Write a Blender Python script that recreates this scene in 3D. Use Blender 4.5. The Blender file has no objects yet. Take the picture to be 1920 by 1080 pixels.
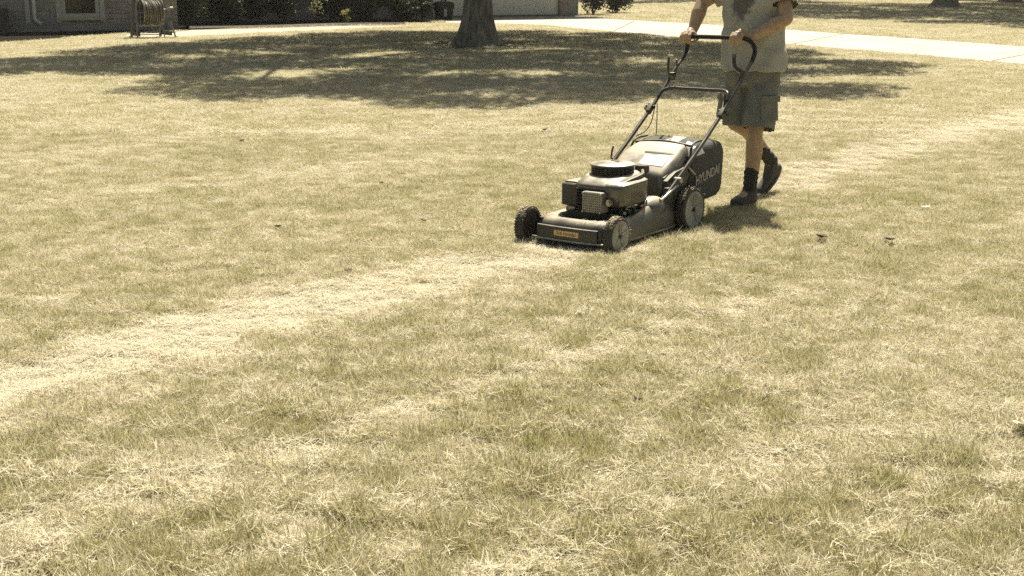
import bpy, bmesh, math, random
import numpy as np
from mathutils import Vector, Matrix, noise
from mathutils.bvhtree import BVHTree
R = math.radians
random.seed(7)
rng = np.random.default_rng(11)
S = bpy.context.scene

# ------------------------------------------------------------------ camera
CAM_H, FPX = 1.55, 2500.0
TILT = math.atan(590 / FPX)
cam = bpy.data.cameras.new('camera')
cam.sensor_width = 36.0
cam.lens = FPX / 1920 * 36
cam.clip_end = 1200
camo = bpy.data.objects.new('camera', cam)
S.collection.objects.link(camo)
camo.location = (0, 0, CAM_H)
camo.rotation_euler = (math.pi / 2 - TILT, 0, 0)
S.camera = camo

# ------------------------------------------------------------------ light
SUN_EL, SUN_AZ = R(57), R(14)          # azimuth measured from +Y towards +X
SUN = Vector((math.sin(SUN_AZ) * math.cos(SUN_EL), math.cos(SUN_AZ) * math.cos(SUN_EL), math.sin(SUN_EL)))
w = bpy.data.worlds.new('World')
S.world = w
w.use_nodes = True
wn = w.node_tree
sky = wn.nodes.new('ShaderNodeTexSky')
sky.sky_type = 'NISHITA'
sky.sun_disc = False
sky.sun_elevation = SUN_EL
sky.sun_rotation = SUN_AZ
sky.dust_density = 3.0
wmx = wn.nodes.new('ShaderNodeMix'); wmx.data_type = 'RGBA'; wmx.blend_type = 'MULTIPLY'; wmx.inputs[0].default_value = 1.0
wmx.inputs[7].default_value = (1.0, 0.93, 0.76, 1)          # hazy warm summer air
wn.links.new(sky.outputs[0], wmx.inputs[6]); wn.links.new(wmx.outputs[2], wn.nodes['Background'].inputs[0])
wn.nodes['Background'].inputs[1].default_value = 0.062
sun = bpy.data.lights.new('sun', 'SUN')
sun.energy = 4.6
sun.angle = R(0.55)
sun.color = (1.0, 0.94, 0.80)
suno = bpy.data.objects.new('sun', sun)
S.collection.objects.link(suno)
suno.rotation_euler = SUN.to_track_quat('Z', 'Y').to_euler()
S.view_settings.view_transform = 'Standard'
S.view_settings.look = 'None'
S.view_settings.exposure = 1.02
S.view_settings.gamma = 1.0
S.cycles.use_denoising = False
S.cycles.max_bounces = 4
S.cycles.diffuse_bounces = 2
S.cycles.transparent_max_bounces = 6

# ------------------------------------------------------------------ helpers
C_F = Vector((0, math.cos(TILT), -math.sin(TILT)))
C_U = Vector((0, math.sin(TILT), math.cos(TILT)))
def ray(px, py):
    return C_F * FPX + Vector((1, 0, 0)) * (px - 960) + C_U * (540 - py)
def gz(px, py, z=0.0):
    r = ray(px, py); k = (z - CAM_H) / r.z
    return Vector((0, 0, CAM_H)) + r * k

def tag(o, label=None, cat=None, group=None, kind=None):
    if label: o['label'] = label
    if cat: o['category'] = cat
    if group: o['group'] = group
    if kind: o['kind'] = kind
    return o
def empty(name, loc, rz=0.0, label=None, cat=None, group=None):
    o = bpy.data.objects.new(name, None)
    S.collection.objects.link(o)
    o.location = loc; o.rotation_euler = (0, 0, rz)
    o.empty_display_size = 0.1
    return tag(o, label, cat, group)
def link(name, me, mat=None, parent=None, smooth=False):
    if mat:
        me.materials.clear()
        me.materials.append(mat)
    o = bpy.data.objects.new(name, me)
    S.collection.objects.link(o)
    if parent: o.parent = parent
    if smooth:
        me.polygons.foreach_set('use_smooth', [True] * len(me.polygons))
        if smooth != 'all':
            try: me.set_sharp_from_angle(angle=R(smooth if smooth is not True else 40))
            except Exception: pass
    return o
def copy_tree(o, parent=None):
    c = o.copy(); S.collection.objects.link(c); c.parent = parent
    for ch in list(o.children): copy_tree(ch, c)
    return c
def np_mesh(name, verts, faces, attrs=None):
    """verts (n,3), faces (m,k) with constant k"""
    verts = np.asarray(verts, np.float32); faces = np.asarray(faces, np.int32)
    me = bpy.data.meshes.new(name)
    me.vertices.add(len(verts)); me.vertices.foreach_set('co', verts.ravel())
    k = faces.shape[1]
    me.loops.add(faces.size); me.loops.foreach_set('vertex_index', faces.ravel())
    me.polygons.add(len(faces))
    me.polygons.foreach_set('loop_start', np.arange(0, faces.size, k, dtype=np.int32))
    me.polygons.foreach_set('loop_total', np.full(len(faces), k, np.int32))
    me.update(calc_edges=True)
    for n, (dom, typ, data) in (attrs or {}).items():
        a = me.attributes.new(n, typ, dom)
        a.data.foreach_set('value' if typ in ('FLOAT', 'INT') else 'vector', np.asarray(data).ravel())
    return me

class MB:
    """collects shapes into one bmesh"""
    def __init__(s): s.bm = bmesh.new()
    def _bev(s, geom, b, seg=2):
        if b > 0:
            es = list({e for v in geom for e in v.link_edges})
            bmesh.ops.bevel(s.bm, geom=es, offset=b, segments=seg, affect='EDGES', profile=0.7)
    def box(s, c, d, b=0.0, rot=None, seg=2, taper=1.0):
        r = bmesh.ops.create_cube(s.bm, size=1.0)['verts']
        m = Matrix.Translation(Vector(c)) @ (rot.to_4x4() if rot else Matrix())
        for v in r:
            tx = taper if v.co.z > 0 else 1.0
            v.co = m @ Vector((v.co.x * d[0] * tx, v.co.y * d[1] * tx, v.co.z * d[2]))
        s._bev(r, b, seg)
        return s
    def cyl(s, p0, p1, r0, r1=None, seg=20, caps=True, b=0.0):
        p0 = Vector(p0); p1 = Vector(p1); r1 = r0 if r1 is None else r1
        d = p1 - p0
        q = Vector((0, 0, 1)).rotation_difference(d.normalized()).to_matrix().to_4x4()
        r = bmesh.ops.create_cone(s.bm, cap_ends=caps, segments=seg, radius1=r0, radius2=r1, depth=d.length,
                                  matrix=Matrix.Translation((p0 + p1) / 2) @ q)['verts']
        if b > 0:
            es = [e for e in {e for v in r for e in v.link_edges} if any(len(f.verts) > 4 for f in e.link_faces)]
            bmesh.ops.bevel(s.bm, geom=es, offset=b, segments=2, affect='EDGES')
        return s
    def sph(s, c, r, sc=(1, 1, 1), u=16, v=12, rot=None):
        m = Matrix.Translation(Vector(c)) @ (rot.to_4x4() if rot else Matrix()) @ Matrix.Diagonal((sc[0], sc[1], sc[2], 1))
        bmesh.ops.create_uvsphere(s.bm, u_segments=u, v_segments=v, radius=r, matrix=m)
        return s
    def cap(s, p0, p1, r0, r1, seg=16):
        s.cyl(p0, p1, r0, r1, seg); s.sph(p0, r0, u=seg, v=10); s.sph(p1, r1, u=seg, v=10)
        return s
    def tube(s, pts, r, seg=10, closed=False, caps=True, scale=None):
        pts = [Vector(p) for p in pts]; n = len(pts); rings = []
        rr = r if hasattr(r, '__len__') else [r] * n
        up = None
        for i, p in enumerate(pts):
            a = pts[(i - 1) % n] if (i or closed) else p
            b = pts[(i + 1) % n] if (i < n - 1 or closed) else p
            t = (b - a).normalized()
            if up is None: up = t.orthogonal().normalized()
            up = (up - t * up.dot(t)).normalized()
            sd = t.cross(up)
            rings.append([s.bm.verts.new(p + (up * math.cos(2 * math.pi * k / seg) + sd * math.sin(2 * math.pi * k / seg)) * rr[i]) for k in range(seg)])
        for i in range(n if closed else n - 1):
            A, B = rings[i], rings[(i + 1) % n]
            for k in range(seg):
                s.bm.faces.new((A[k], A[(k + 1) % seg], B[(k + 1) % seg], B[k]))
        if caps and not closed:
            s.bm.faces.new(rings[0][::-1]); s.bm.faces.new(rings[-1])
        return s
    def loft(s, rings, cap0=True, cap1=True):
        R_ = [[s.bm.verts.new(Vector(p)) for p in ring] for ring in rings]
        n = len(R_[0])
        for A, B in zip(R_, R_[1:]):
            for k in range(n):
                s.bm.faces.new((A[k], A[(k + 1) % n], B[(k + 1) % n], B[k]))
        if cap0: s.bm.faces.new(R_[0][::-1])
        if cap1: s.bm.faces.new(R_[-1])
        return s
    def lathe(s, prof, c, axis, seg=32, closed_prof=False):
        """prof: list of (r, h) revolved round axis through c"""
        c = Vector(c); ax = Vector(axis).normalized(); u = ax.orthogonal().normalized(); v = ax.cross(u)
        rings = [[s.bm.verts.new(c + ax * h + (u * math.cos(2 * math.pi * k / seg) + v * math.sin(2 * math.pi * k / seg)) * max(r, 1e-4)) for k in range(seg)] for r, h in prof]
        m = len(rings)
        for i in range(m if closed_prof else m - 1):
            A, B = rings[i], rings[(i + 1) % m]
            for k in range(seg): s.bm.faces.new((A[k], A[(k + 1) % seg], B[(k + 1) % seg], B[k]))
        return s
    def mesh(s, name, recalc=True):
        if recalc: bmesh.ops.recalc_face_normals(s.bm, faces=s.bm.faces)
        me = bpy.data.meshes.new(name); s.bm.to_mesh(me); s.bm.free()
        return me
    def build(s, name, mat, parent=None, smooth=40):
        return link(name, s.mesh(name), mat, parent, smooth)

def sup(a, b_, n_=48, e=5.0, x0=0., y0=0.):
    out = []
    for k in range(n_):
        t = 2 * math.pi * (k + .5) / n_; c, s = math.cos(t), math.sin(t)
        out.append((x0 + a * math.copysign(abs(c) ** (2 / e), c), y0 + b_ * math.copysign(abs(s) ** (2 / e), s)))
    return out
def spline(pts, n=6):
    pts = [Vector(p) for p in pts]; out = []
    P = [pts[0] * 2 - pts[1]] + pts + [pts[-1] * 2 - pts[-2]]
    for i in range(1, len(P) - 2):
        for k in range(n):
            t = k / n; a, b, c, d = P[i - 1], P[i], P[i + 1], P[i + 2]
            out.append(0.5 * ((2 * b) + (c - a) * t + (2 * a - 5 * b + 4 * c - d) * t * t + (3 * b - a - 3 * c + d) * t ** 3))
    out.append(pts[-1])
    return out

def remesh(mb, voxel, smooth_it=4, name='body'):
    me = mb.mesh(name)
    o = bpy.data.objects.new('tmp', me); S.collection.objects.link(o)
    m = o.modifiers.new('r', 'REMESH'); m.mode = 'VOXEL'; m.voxel_size = voxel; m.use_smooth_shade = True
    if smooth_it:
        sm = o.modifiers.new('s', 'SMOOTH'); sm.factor = 0.5; sm.iterations = smooth_it
    dg = bpy.context.evaluated_depsgraph_get()
    out = bpy.data.meshes.new_from_object(o.evaluated_get(dg))
    bpy.data.objects.remove(o); bpy.data.meshes.remove(me)
    out.name = name
    return out

# ------------------------------------------------------------------ materials
def mat(name, col, rough=0.6, metal=0.0, var=0.0, scale=20.0, bump=0.0, bscale=None, col2=None, dust_sheen=0.0, coords='Object', spec=0.5, stretch=None, sheen=0.0):
    m = bpy.data.materials.new(name); m.use_nodes = True
    nt = m.node_tree; N = nt.nodes; Lk = nt.links
    p = N['Principled BSDF']
    p.inputs['Roughness'].default_value = rough
    p.inputs['Metallic'].default_value = metal
    p.inputs['Specular IOR Level'].default_value = spec
    if sheen: p.inputs['Sheen Weight'].default_value = sheen
    tc = N.new('ShaderNodeTexCoord'); mp = N.new('ShaderNodeMapping')
    Lk.new(tc.outputs[coords], mp.inputs[0])
    if stretch: mp.inputs['Scale'].default_value = stretch
    nz = N.new('ShaderNodeTexNoise'); nz.inputs['Scale'].default_value = scale; nz.inputs['Detail'].default_value = 6
    Lk.new(mp.outputs[0], nz.inputs['Vector'])
    mix = N.new('ShaderNodeMix'); mix.data_type = 'RGBA'
    c2 = col2 or tuple(c * (1 - var) for c in col)
    mix.inputs[6].default_value = (*c2, 1); mix.inputs[7].default_value = (*col, 1)
    rp = N.new('ShaderNodeMapRange'); rp.inputs[1].default_value = 0.38; rp.inputs[2].default_value = 0.62
    Lk.new(nz.outputs['Fac'], rp.inputs[0]); Lk.new(rp.outputs[0], mix.inputs[0])
    last = mix.outputs[2]
    if dust_sheen:  # tan dust on upward faces, also painting in their sunlit sheen
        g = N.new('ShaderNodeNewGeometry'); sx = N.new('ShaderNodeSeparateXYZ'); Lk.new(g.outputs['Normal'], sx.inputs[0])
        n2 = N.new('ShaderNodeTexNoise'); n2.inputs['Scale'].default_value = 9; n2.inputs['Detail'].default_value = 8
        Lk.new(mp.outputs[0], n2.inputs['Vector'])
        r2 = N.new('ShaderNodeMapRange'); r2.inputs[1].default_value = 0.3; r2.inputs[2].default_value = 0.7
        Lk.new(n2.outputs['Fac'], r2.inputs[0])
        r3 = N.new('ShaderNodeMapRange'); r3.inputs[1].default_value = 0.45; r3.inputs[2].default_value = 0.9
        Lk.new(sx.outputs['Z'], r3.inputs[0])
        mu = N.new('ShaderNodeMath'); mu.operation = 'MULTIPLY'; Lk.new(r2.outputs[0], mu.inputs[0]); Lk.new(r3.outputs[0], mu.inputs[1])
        m3 = N.new('ShaderNodeMath'); m3.operation = 'MULTIPLY_ADD'; Lk.new(mu.outputs[0], m3.inputs[0]); m3.inputs[1].default_value = dust_sheen; m3.inputs[2].default_value = dust_sheen * 0.08
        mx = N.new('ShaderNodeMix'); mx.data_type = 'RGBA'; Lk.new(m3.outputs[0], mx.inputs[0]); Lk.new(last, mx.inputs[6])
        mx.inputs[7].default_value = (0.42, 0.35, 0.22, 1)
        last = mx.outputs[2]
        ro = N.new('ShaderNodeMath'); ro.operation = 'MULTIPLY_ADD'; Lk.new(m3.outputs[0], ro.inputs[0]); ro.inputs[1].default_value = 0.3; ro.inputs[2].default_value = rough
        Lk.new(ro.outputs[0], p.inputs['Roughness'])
    Lk.new(last, p.inputs['Base Color'])
    if bump:
        nb = N.new('ShaderNodeTexNoise'); nb.inputs['Scale'].default_value = bscale or scale * 3; nb.inputs['Detail'].default_value = 5
        Lk.new(mp.outputs[0], nb.inputs['Vector'])
        b = N.new('ShaderNodeBump'); b.inputs['Strength'].default_value = min(bump, 1); b.inputs['Distance'].default_value = 0.02
        Lk.new(nb.outputs['Fac'], b.inputs['Height']); Lk.new(b.outputs[0], p.inputs['Normal'])
    return m

def leaf_mat(name, c1, c2, trans=0.35, attr='bv', rough=0.6):
    """thin leaves: diffuse, a little gloss, light passing through; colour varies with each leaf"""
    m = bpy.data.materials.new(name); m.use_nodes = True
    nt = m.node_tree; N = nt.nodes; Lk = nt.links
    N.remove(N['Principled BSDF'])
    at = N.new('ShaderNodeAttribute'); at.attribute_name = attr
    mix = N.new('ShaderNodeMix'); mix.data_type = 'RGBA'; Lk.new(at.outputs['Fac'], mix.inputs[0])
    mix.inputs[6].default_value = (*c1, 1); mix.inputs[7].default_value = (*c2, 1)
    d = N.new('ShaderNodeBsdfPrincipled'); d.inputs['Roughness'].default_value = rough; d.inputs['Specular IOR Level'].default_value = 0.3
    t = N.new('ShaderNodeBsdfTranslucent'); Lk.new(mix.outputs[2], d.inputs['Base Color']); Lk.new(mix.outputs[2], t.inputs[0])
    ms = N.new('ShaderNodeMixShader'); ms.inputs[0].default_value = trans
    Lk.new(d.outputs[0], ms.inputs[1]); Lk.new(t.outputs[0], ms.inputs[2]); Lk.new(ms.outputs[0], N['Material Output'].inputs[0])
    return m

M = {}
M['deck'] = mat('deck_paint', (0.035, 0.035, 0.03), 0.42, 0.0, 0.3, 30, bump=0.05, dust_sheen=1.1, spec=0.7)
M['plastic'] = mat('black_plastic', (0.022, 0.022, 0.018), 0.45, 0, 0.3, 40, bump=0.08, bscale=300, dust_sheen=0.55)
M['hood'] = mat('hood_plastic', (0.025, 0.025, 0.02), 0.3, 0, 0.3, 30, dust_sheen=1.1, spec=1.0)
M['cover'] = mat('cover_plastic', (0.075, 0.07, 0.05), 0.38, 0, 0.2, 25, dust_sheen=1.25, spec=1.0)
M['engine'] = mat('engine_casting', (0.05, 0.05, 0.045), 0.5, 0.6, 0.5, 60, bump=0.3, dust_sheen=0.4)
M['engine_dark'] = mat('engine_black_metal', (0.018, 0.018, 0.015), 0.6, 0.2, 0.5, 60, bump=0.2, dust_sheen=0.15)  # near-black metal of engine block, plate and axles
M['steel'] = mat('dull_steel', (0.42, 0.40, 0.34), 0.42, 0.8, 0.35, 50, bump=0.1)
M['muffler'] = mat('muffler_guard_metal', (0.30, 0.28, 0.23), 0.5, 0.35, 0.3, 60)
M['tyre'] = mat('tyre_rubber', (0.025, 0.025, 0.022), 0.8, 0, 0.3, 60, bump=0.4, dust_sheen=1.0)
M['rim'] = mat('grey_rim_plastic', (0.31, 0.30, 0.25), 0.55, 0, 0.3, 12, dust_sheen=0.3)
M['tube'] = mat('tube_paint', (0.03, 0.03, 0.026), 0.28, 0.3, 0.3, 30, dust_sheen=0.25, spec=0.8)
M['grip'] = mat('foam_grip', (0.014, 0.014, 0.012), 0.85, 0, 0.2, 60, bump=0.3)
M['bag'] = mat('bag_cloth', (0.068, 0.067, 0.056), 0.85, 0, 0.25, 8, bump=0.35, bscale=90, dust_sheen=0.12)
M['white'] = mat('white_print', (0.78, 0.76, 0.70), 0.5, 0, 0.05, 20)
M['bagprint'] = mat('pale_bag_print', (0.42, 0.40, 0.34), 0.7, 0, 0.25, 90)
M['label'] = mat('amber_label', (0.58, 0.42, 0.17), 0.45, 0, 0.12, 60)
M['ink'] = mat('label_ink', (0.03, 0.03, 0.02), 0.5)
M['labelink'] = mat('label_ink_brown', (0.12, 0.09, 0.04), 0.5)
M['skin'] = mat('skin', (0.41, 0.275, 0.16), 0.5, 0, 0.22, 30, bump=0.06, bscale=180)
M['sock'] = mat('sock_knit', (0.035, 0.034, 0.029), 0.95, 0, 0.2, 60, bump=0.4, bscale=260)
M['shoe'] = mat('shoe_leather', (0.05, 0.047, 0.04), 0.75, 0, 0.4, 30, bump=0.2, dust_sheen=0.2)
M['sole'] = mat('shoe_sole', (0.07, 0.065, 0.055), 0.8, 0, 0.3, 40)
M['shorts'] = mat('shorts_cotton', (0.19, 0.187, 0.155), 0.9, 0, 0.2, 14, bump=0.25, bscale=220)
M['hair'] = mat('hair', (0.06, 0.04, 0.025), 0.7, 0, 0.5, 60, bump=0.6)
M['eye'] = mat('eye_white', (0.6, 0.58, 0.54), 0.2)
M['concrete'] = mat('pale_concrete', (0.47, 0.44, 0.375), 0.9, 0, 0.22, 1.1, bump=0.15, bscale=40)
M['concrete_joint'] = mat('driveway_joint_fill', (0.30, 0.25, 0.16), 0.95, 0, 0.4, 9)
M['path'] = mat('path_concrete', (0.47, 0.42, 0.32), 0.9, 0, 0.2, 3, bump=0.15, bscale=40)
M['edging'] = mat('path_edging', (0.16, 0.14, 0.11), 0.9, 0, 0.3, 8, bump=0.2)
M['mulch'] = mat('bark_mulch', (0.03, 0.026, 0.019), 1.0, 0, 0.6, 18, bump=0.3, bscale=60, spec=0.02)
M['trim'] = mat('window_trim_paint', (0.50, 0.48, 0.41), 0.6, 0, 0.12, 8)
M['sill'] = mat('window_sill_sunlit', (0.55, 0.45, 0.25), 0.5, 0, 0.1, 8)  # yellow of the sunlight on the sill, put into its colour
M['glass'] = mat('dark_glass', (0.012, 0.012, 0.010), 0.08, 0, 0.1, 4)
M['spout'] = mat('downspout_paint', (0.66, 0.64, 0.56), 0.5, 0.1, 0.15, 6)
M['garage'] = mat('garage_door_paint', (0.86, 0.81, 0.67), 0.6, 0, 0.08, 2)
M['roof'] = mat('roof_shingle', (0.09, 0.08, 0.07), 0.9, 0, 0.4, 20, bump=0.4)
M['soffit'] = mat('eave_paint', (0.3, 0.29, 0.25), 0.7, 0, 0.1, 4)
M['bark'] = mat('tree_bark', (0.27, 0.235, 0.175), 0.95, 0, 0.6, 14, bump=1.0, bscale=26, stretch=(1, 1, 0.18))
M['twig'] = mat('shrub_stem', (0.09, 0.07, 0.05), 0.9, 0, 0.4, 20)
M['reelwood'] = mat('reel_side_paint', (0.10, 0.095, 0.07), 0.7, 0, 0.3, 20)
M['reelmetal'] = mat('reel_tube_metal', (0.30, 0.28, 0.22), 0.4, 0.5, 0.3, 20)
M['hose'] = mat('hose_rubber', (0.20, 0.18, 0.135), 0.35, 0, 0.2, 30)
M['hosedark'] = mat('reel_core', (0.015, 0.015, 0.012), 0.9)
M['bin'] = mat('bin_plastic', (0.02, 0.02, 0.018), 0.6, 0, 0.2, 20, spec=0.2)
M['acgrey'] = mat('brick_pier_face', (0.07, 0.06, 0.05), 0.9, 0, 0.3, 20)
M['deadleaf'] = mat('dry_leaf', (0.10, 0.06, 0.035), 0.8, 0, 0.5, 60)
M['chip'] = mat('pale_chip', (0.7, 0.62, 0.45), 0.8, 0, 0.2, 60)
M['leaf'] = leaf_mat('oak_leaf', (0.045, 0.07, 0.02), (0.10, 0.12, 0.04), 0.3)
M['shrub'] = leaf_mat('shrub_leaf', (0.026, 0.032, 0.017), (0.075, 0.08, 0.042), 0.2)
M['sunlitshrub'] = leaf_mat('sunlit_shrub_leaf', (0.16, 0.17, 0.08), (0.42, 0.40, 0.22), 0.3)  # leaf colours lightened to show sunlight falling on them
M['yellowshrub'] = leaf_mat('yellow_shrub_leaf', (0.30, 0.28, 0.07), (0.55, 0.50, 0.16), 0.4)

def brick_mat():
    m = bpy.data.materials.new('old_brick'); m.use_nodes = True
    nt = m.node_tree; N = nt.nodes; Lk = nt.links; p = N['Principled BSDF']; p.inputs['Roughness'].default_value = 0.9
    tc = N.new('ShaderNodeTexCoord'); mp = N.new('ShaderNodeMapping'); Lk.new(tc.outputs['Object'], mp.inputs[0])
    mp.inputs['Rotation'].default_value = (math.pi / 2, 0, 0)
    b = N.new('ShaderNodeTexBrick'); Lk.new(mp.outputs[0], b.inputs['Vector'])
    b.inputs['Scale'].default_value = 1.0; b.inputs['Brick Width'].default_value = 0.22; b.inputs['Row Height'].default_value = 0.075
    b.inputs['Mortar Size'].default_value = 0.009; b.inputs['Mortar Smooth'].default_value = 0.3
    b.inputs['Color1'].default_value = (0.21, 0.165, 0.12, 1); b.inputs['Color2'].default_value = (0.12, 0.095, 0.075, 1); b.inputs['Mortar'].default_value = (0.26, 0.24, 0.20, 1)
    n = N.new('ShaderNodeTexNoise'); n.inputs['Scale'].default_value = 1.6; n.inputs['Detail'].default_value = 6; Lk.new(tc.outputs['Object'], n.inputs['Vector'])
    mx = N.new('ShaderNodeMix'); mx.data_type = 'RGBA'; mx.blend_type = 'MULTIPLY'; mx.inputs[0].default_value = 0.7
    Lk.new(b.outputs['Color'], mx.inputs[6]); Lk.new(n.outputs['Color'], mx.inputs[7]); 
    hs = N.new('ShaderNodeHueSaturation'); hs.inputs['Saturation'].default_value = 0.6; hs.inputs['Value'].default_value = 2.5
    Lk.new(mx.outputs[2], hs.inputs['Color']); Lk.new(hs.outputs[0], p.inputs['Base Color'])
    bp = N.new('ShaderNodeBump'); bp.inputs['Strength'].default_value = 0.8; bp.inputs['Distance'].default_value = 0.01; bp.invert = True
    Lk.new(b.outputs['Fac'], bp.inputs['Height']); Lk.new(bp.outputs[0], p.inputs['Normal'])
    return m
M['brick'] = brick_mat()

def shirt_mat():
    """grey cotton with a dark worn print on the chest"""
    m = mat('shirt_cotton', (0.38, 0.37, 0.315), 0.9, 0, 0.14, 10, bump=0.2, bscale=240)
    nt = m.node_tree; N = nt.nodes; Lk = nt.links; p = N['Principled BSDF']
    src = p.inputs['Base Color'].links[0].from_socket
    tc = N.new('ShaderNodeTexCoord')
    mp = N.new('ShaderNodeMapping'); Lk.new(tc.outputs['Object'], mp.inputs[0])
    # chest print: centre (y 0.06, z 1.36) in the shirt's own frame, front faces only
    mp.inputs['Location'].default_value = (0, 0.02 / 0.085, -1.355 / 0.11)
    mp.inputs['Scale'].default_value = (0.0, 1 / 0.085, 1 / 0.11)
    ln = N.new('ShaderNodeVectorMath'); ln.operation = 'LENGTH'; Lk.new(mp.outputs[0], ln.inputs[0])
    nz = N.new('ShaderNodeTexNoise'); nz.inputs['Scale'].default_value = 26; nz.inputs['Detail'].default_value = 3; Lk.new(tc.outputs['Object'], nz.inputs['Vector'])
    ad = N.new('ShaderNodeMath'); ad.operation = 'MULTIPLY_ADD'; Lk.new(nz.outputs['Fac'], ad.inputs[0]); ad.inputs[1].default_value = 1.7; Lk.new(ln.outputs['Value'], ad.inputs[2])
    rm = N.new('ShaderNodeMapRange'); rm.inputs[1].default_value = 1.95; rm.inputs[2].default_value = 1.50; Lk.new(ad.outputs[0], rm.inputs[0])
    g = N.new('ShaderNodeSeparateXYZ'); Lk.new(tc.outputs['Object'], g.inputs[0])
    fr = N.new('ShaderNodeMath'); fr.operation = 'GREATER_THAN'; fr.inputs[1].default_value = 0.02; Lk.new(g.outputs['X'], fr.inputs[0])
    mu = N.new('ShaderNodeMath'); mu.operation = 'MULTIPLY'; Lk.new(rm.outputs[0], mu.inputs[0]); Lk.new(fr.outputs[0], mu.inputs[1])
    m8 = N.new('ShaderNodeMath'); m8.operation = 'MULTIPLY'; Lk.new(mu.outputs[0], m8.inputs[0]); m8.inputs[1].default_value = 0.75
    mx = N.new('ShaderNodeMix'); mx.data_type = 'RGBA'; Lk.new(m8.outputs[0], mx.inputs[0]); Lk.new(src, mx.inputs[6]); mx.inputs[7].default_value = (0.03, 0.03, 0.026, 1)
    Lk.new(mx.outputs[2], p.inputs['Base Color'])
    return m
M['shirt'] = shirt_mat()

def grass_mat():
    m = bpy.data.materials.new('dry_lawn_blades'); m.use_nodes = True
    nt = m.node_tree; N = nt.nodes; Lk = nt.links; N.remove(N['Principled BSDF'])
    ti = N.new('ShaderNodeAttribute'); ti.attribute_type = 'INSTANCER'; ti.attribute_name = 'tint'
    bv = N.new('ShaderNodeAttribute'); bv.attribute_name = 'bv'
    a = N.new('ShaderNodeMath'); a.operation = 'MULTIPLY_ADD'; Lk.new(bv.outputs['Fac'], a.inputs[0]); a.inputs[1].default_value = 0.55; Lk.new(ti.outputs['Fac'], a.inputs[2])
    s = N.new('ShaderNodeMath'); s.operation = 'SUBTRACT'; Lk.new(a.outputs[0], s.inputs[0]); s.inputs[1].default_value = 0.27
    r = N.new('ShaderNodeValToRGB'); Lk.new(s.outputs[0], r.inputs[0])
    e = r.color_ramp.elements
    e[0].position = 0.0; e[0].color = (0.75, 0.69, 0.54, 1)
    e[1].position = 1.0; e[1].color = (0.395, 0.372, 0.17, 1)
    k = e.new(0.35); k.color = (0.655, 0.595, 0.425, 1)
    k = e.new(0.65); k.color = (0.54, 0.485, 0.29, 1)
    d = N.new('ShaderNodeBsdfDiffuse'); t = N.new('ShaderNodeBsdfTranslucent')
    Lk.new(r.outputs[0], d.inputs[0]); Lk.new(r.outputs[0], t.inputs[0])
    ms = N.new('ShaderNodeMixShader'); ms.inputs[0].default_value = 0.38; Lk.new(d.outputs[0], ms.inputs[1]); Lk.new(t.outputs[0], ms.inputs[2])
    Lk.new(ms.outputs[0], N['Material Output'].inputs[0])
    return m
M['grass'] = grass_mat()

def ground_mat():
    m = bpy.data.materials.new('thatch_soil'); m.use_nodes = True
    nt = m.node_tree; N = nt.nodes; Lk = nt.links; p = N['Principled BSDF']; p.inputs['Roughness'].default_value = 1.0; p.inputs['Specular IOR Level'].default_value = 0.1
    tc = N.new('ShaderNodeTexCoord')
    def nz(sc, det=8):
        n = N.new('ShaderNodeTexNoise'); n.inputs['Scale'].default_value = sc; n.inputs['Detail'].default_value = det; Lk.new(tc.outputs['Object'], n.inputs['Vector']); return n
    a, b, c = nz(45), nz(5), nz(0.6)
    r = N.new('ShaderNodeValToRGB'); e = r.color_ramp.elements
    e[0].position = 0.3; e[0].color = (0.045, 0.038, 0.024, 1); e[1].position = 0.66; e[1].color = (0.40, 0.33, 0.19, 1)
    ad = N.new('ShaderNodeMath'); ad.operation = 'MULTIPLY_ADD'; Lk.new(b.outputs['Fac'], ad.inputs[0]); ad.inputs[1].default_value = 0.5
    hf = N.new('ShaderNodeMath'); hf.operation = 'MULTIPLY'; Lk.new(a.outputs['Fac'], hf.inputs[0]); hf.inputs[1].default_value = 0.5
    Lk.new(hf.outputs[0], ad.inputs[2]); Lk.new(ad.outputs[0], r.inputs[0])
    r2 = N.new('ShaderNodeMapRange'); r2.inputs[1].default_value = 0.4; r2.inputs[2].default_value = 0.6; Lk.new(c.outputs['Fac'], r2.inputs[0])
    mx = N.new('ShaderNodeMix'); mx.data_type = 'RGBA'; mx.blend_type = 'MULTIPLY'; Lk.new(r2.outputs[0], mx.inputs[0]); Lk.new(r.outputs[0], mx.inputs[6]); mx.inputs[7].default_value = (0.82, 0.9, 0.6, 1)
    Lk.new(mx.outputs[2], p.inputs['Base Color'])
    bp = N.new('ShaderNodeBump'); bp.inputs['Strength'].default_value = 1; bp.inputs['Distance'].default_value = 0.03; Lk.new(a.outputs['Fac'], bp.inputs['Height']); Lk.new(bp.outputs[0], p.inputs['Normal'])
    return m
M['ground'] = ground_mat()

# ------------------------------------------------------------------ ground, driveway, path, bed
bm = MB()
b = bm.bm
vs = [b.verts.new(v) for v in ((-400, -60, 0), (400, -60, 0), (400, 700, 0), (-400, 700, 0))]
b.faces.new(vs)
tag(bm.build('lawn', M['ground'], None, False), 'dry straw coloured front lawn ground', 'ground', kind='structure')

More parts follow.
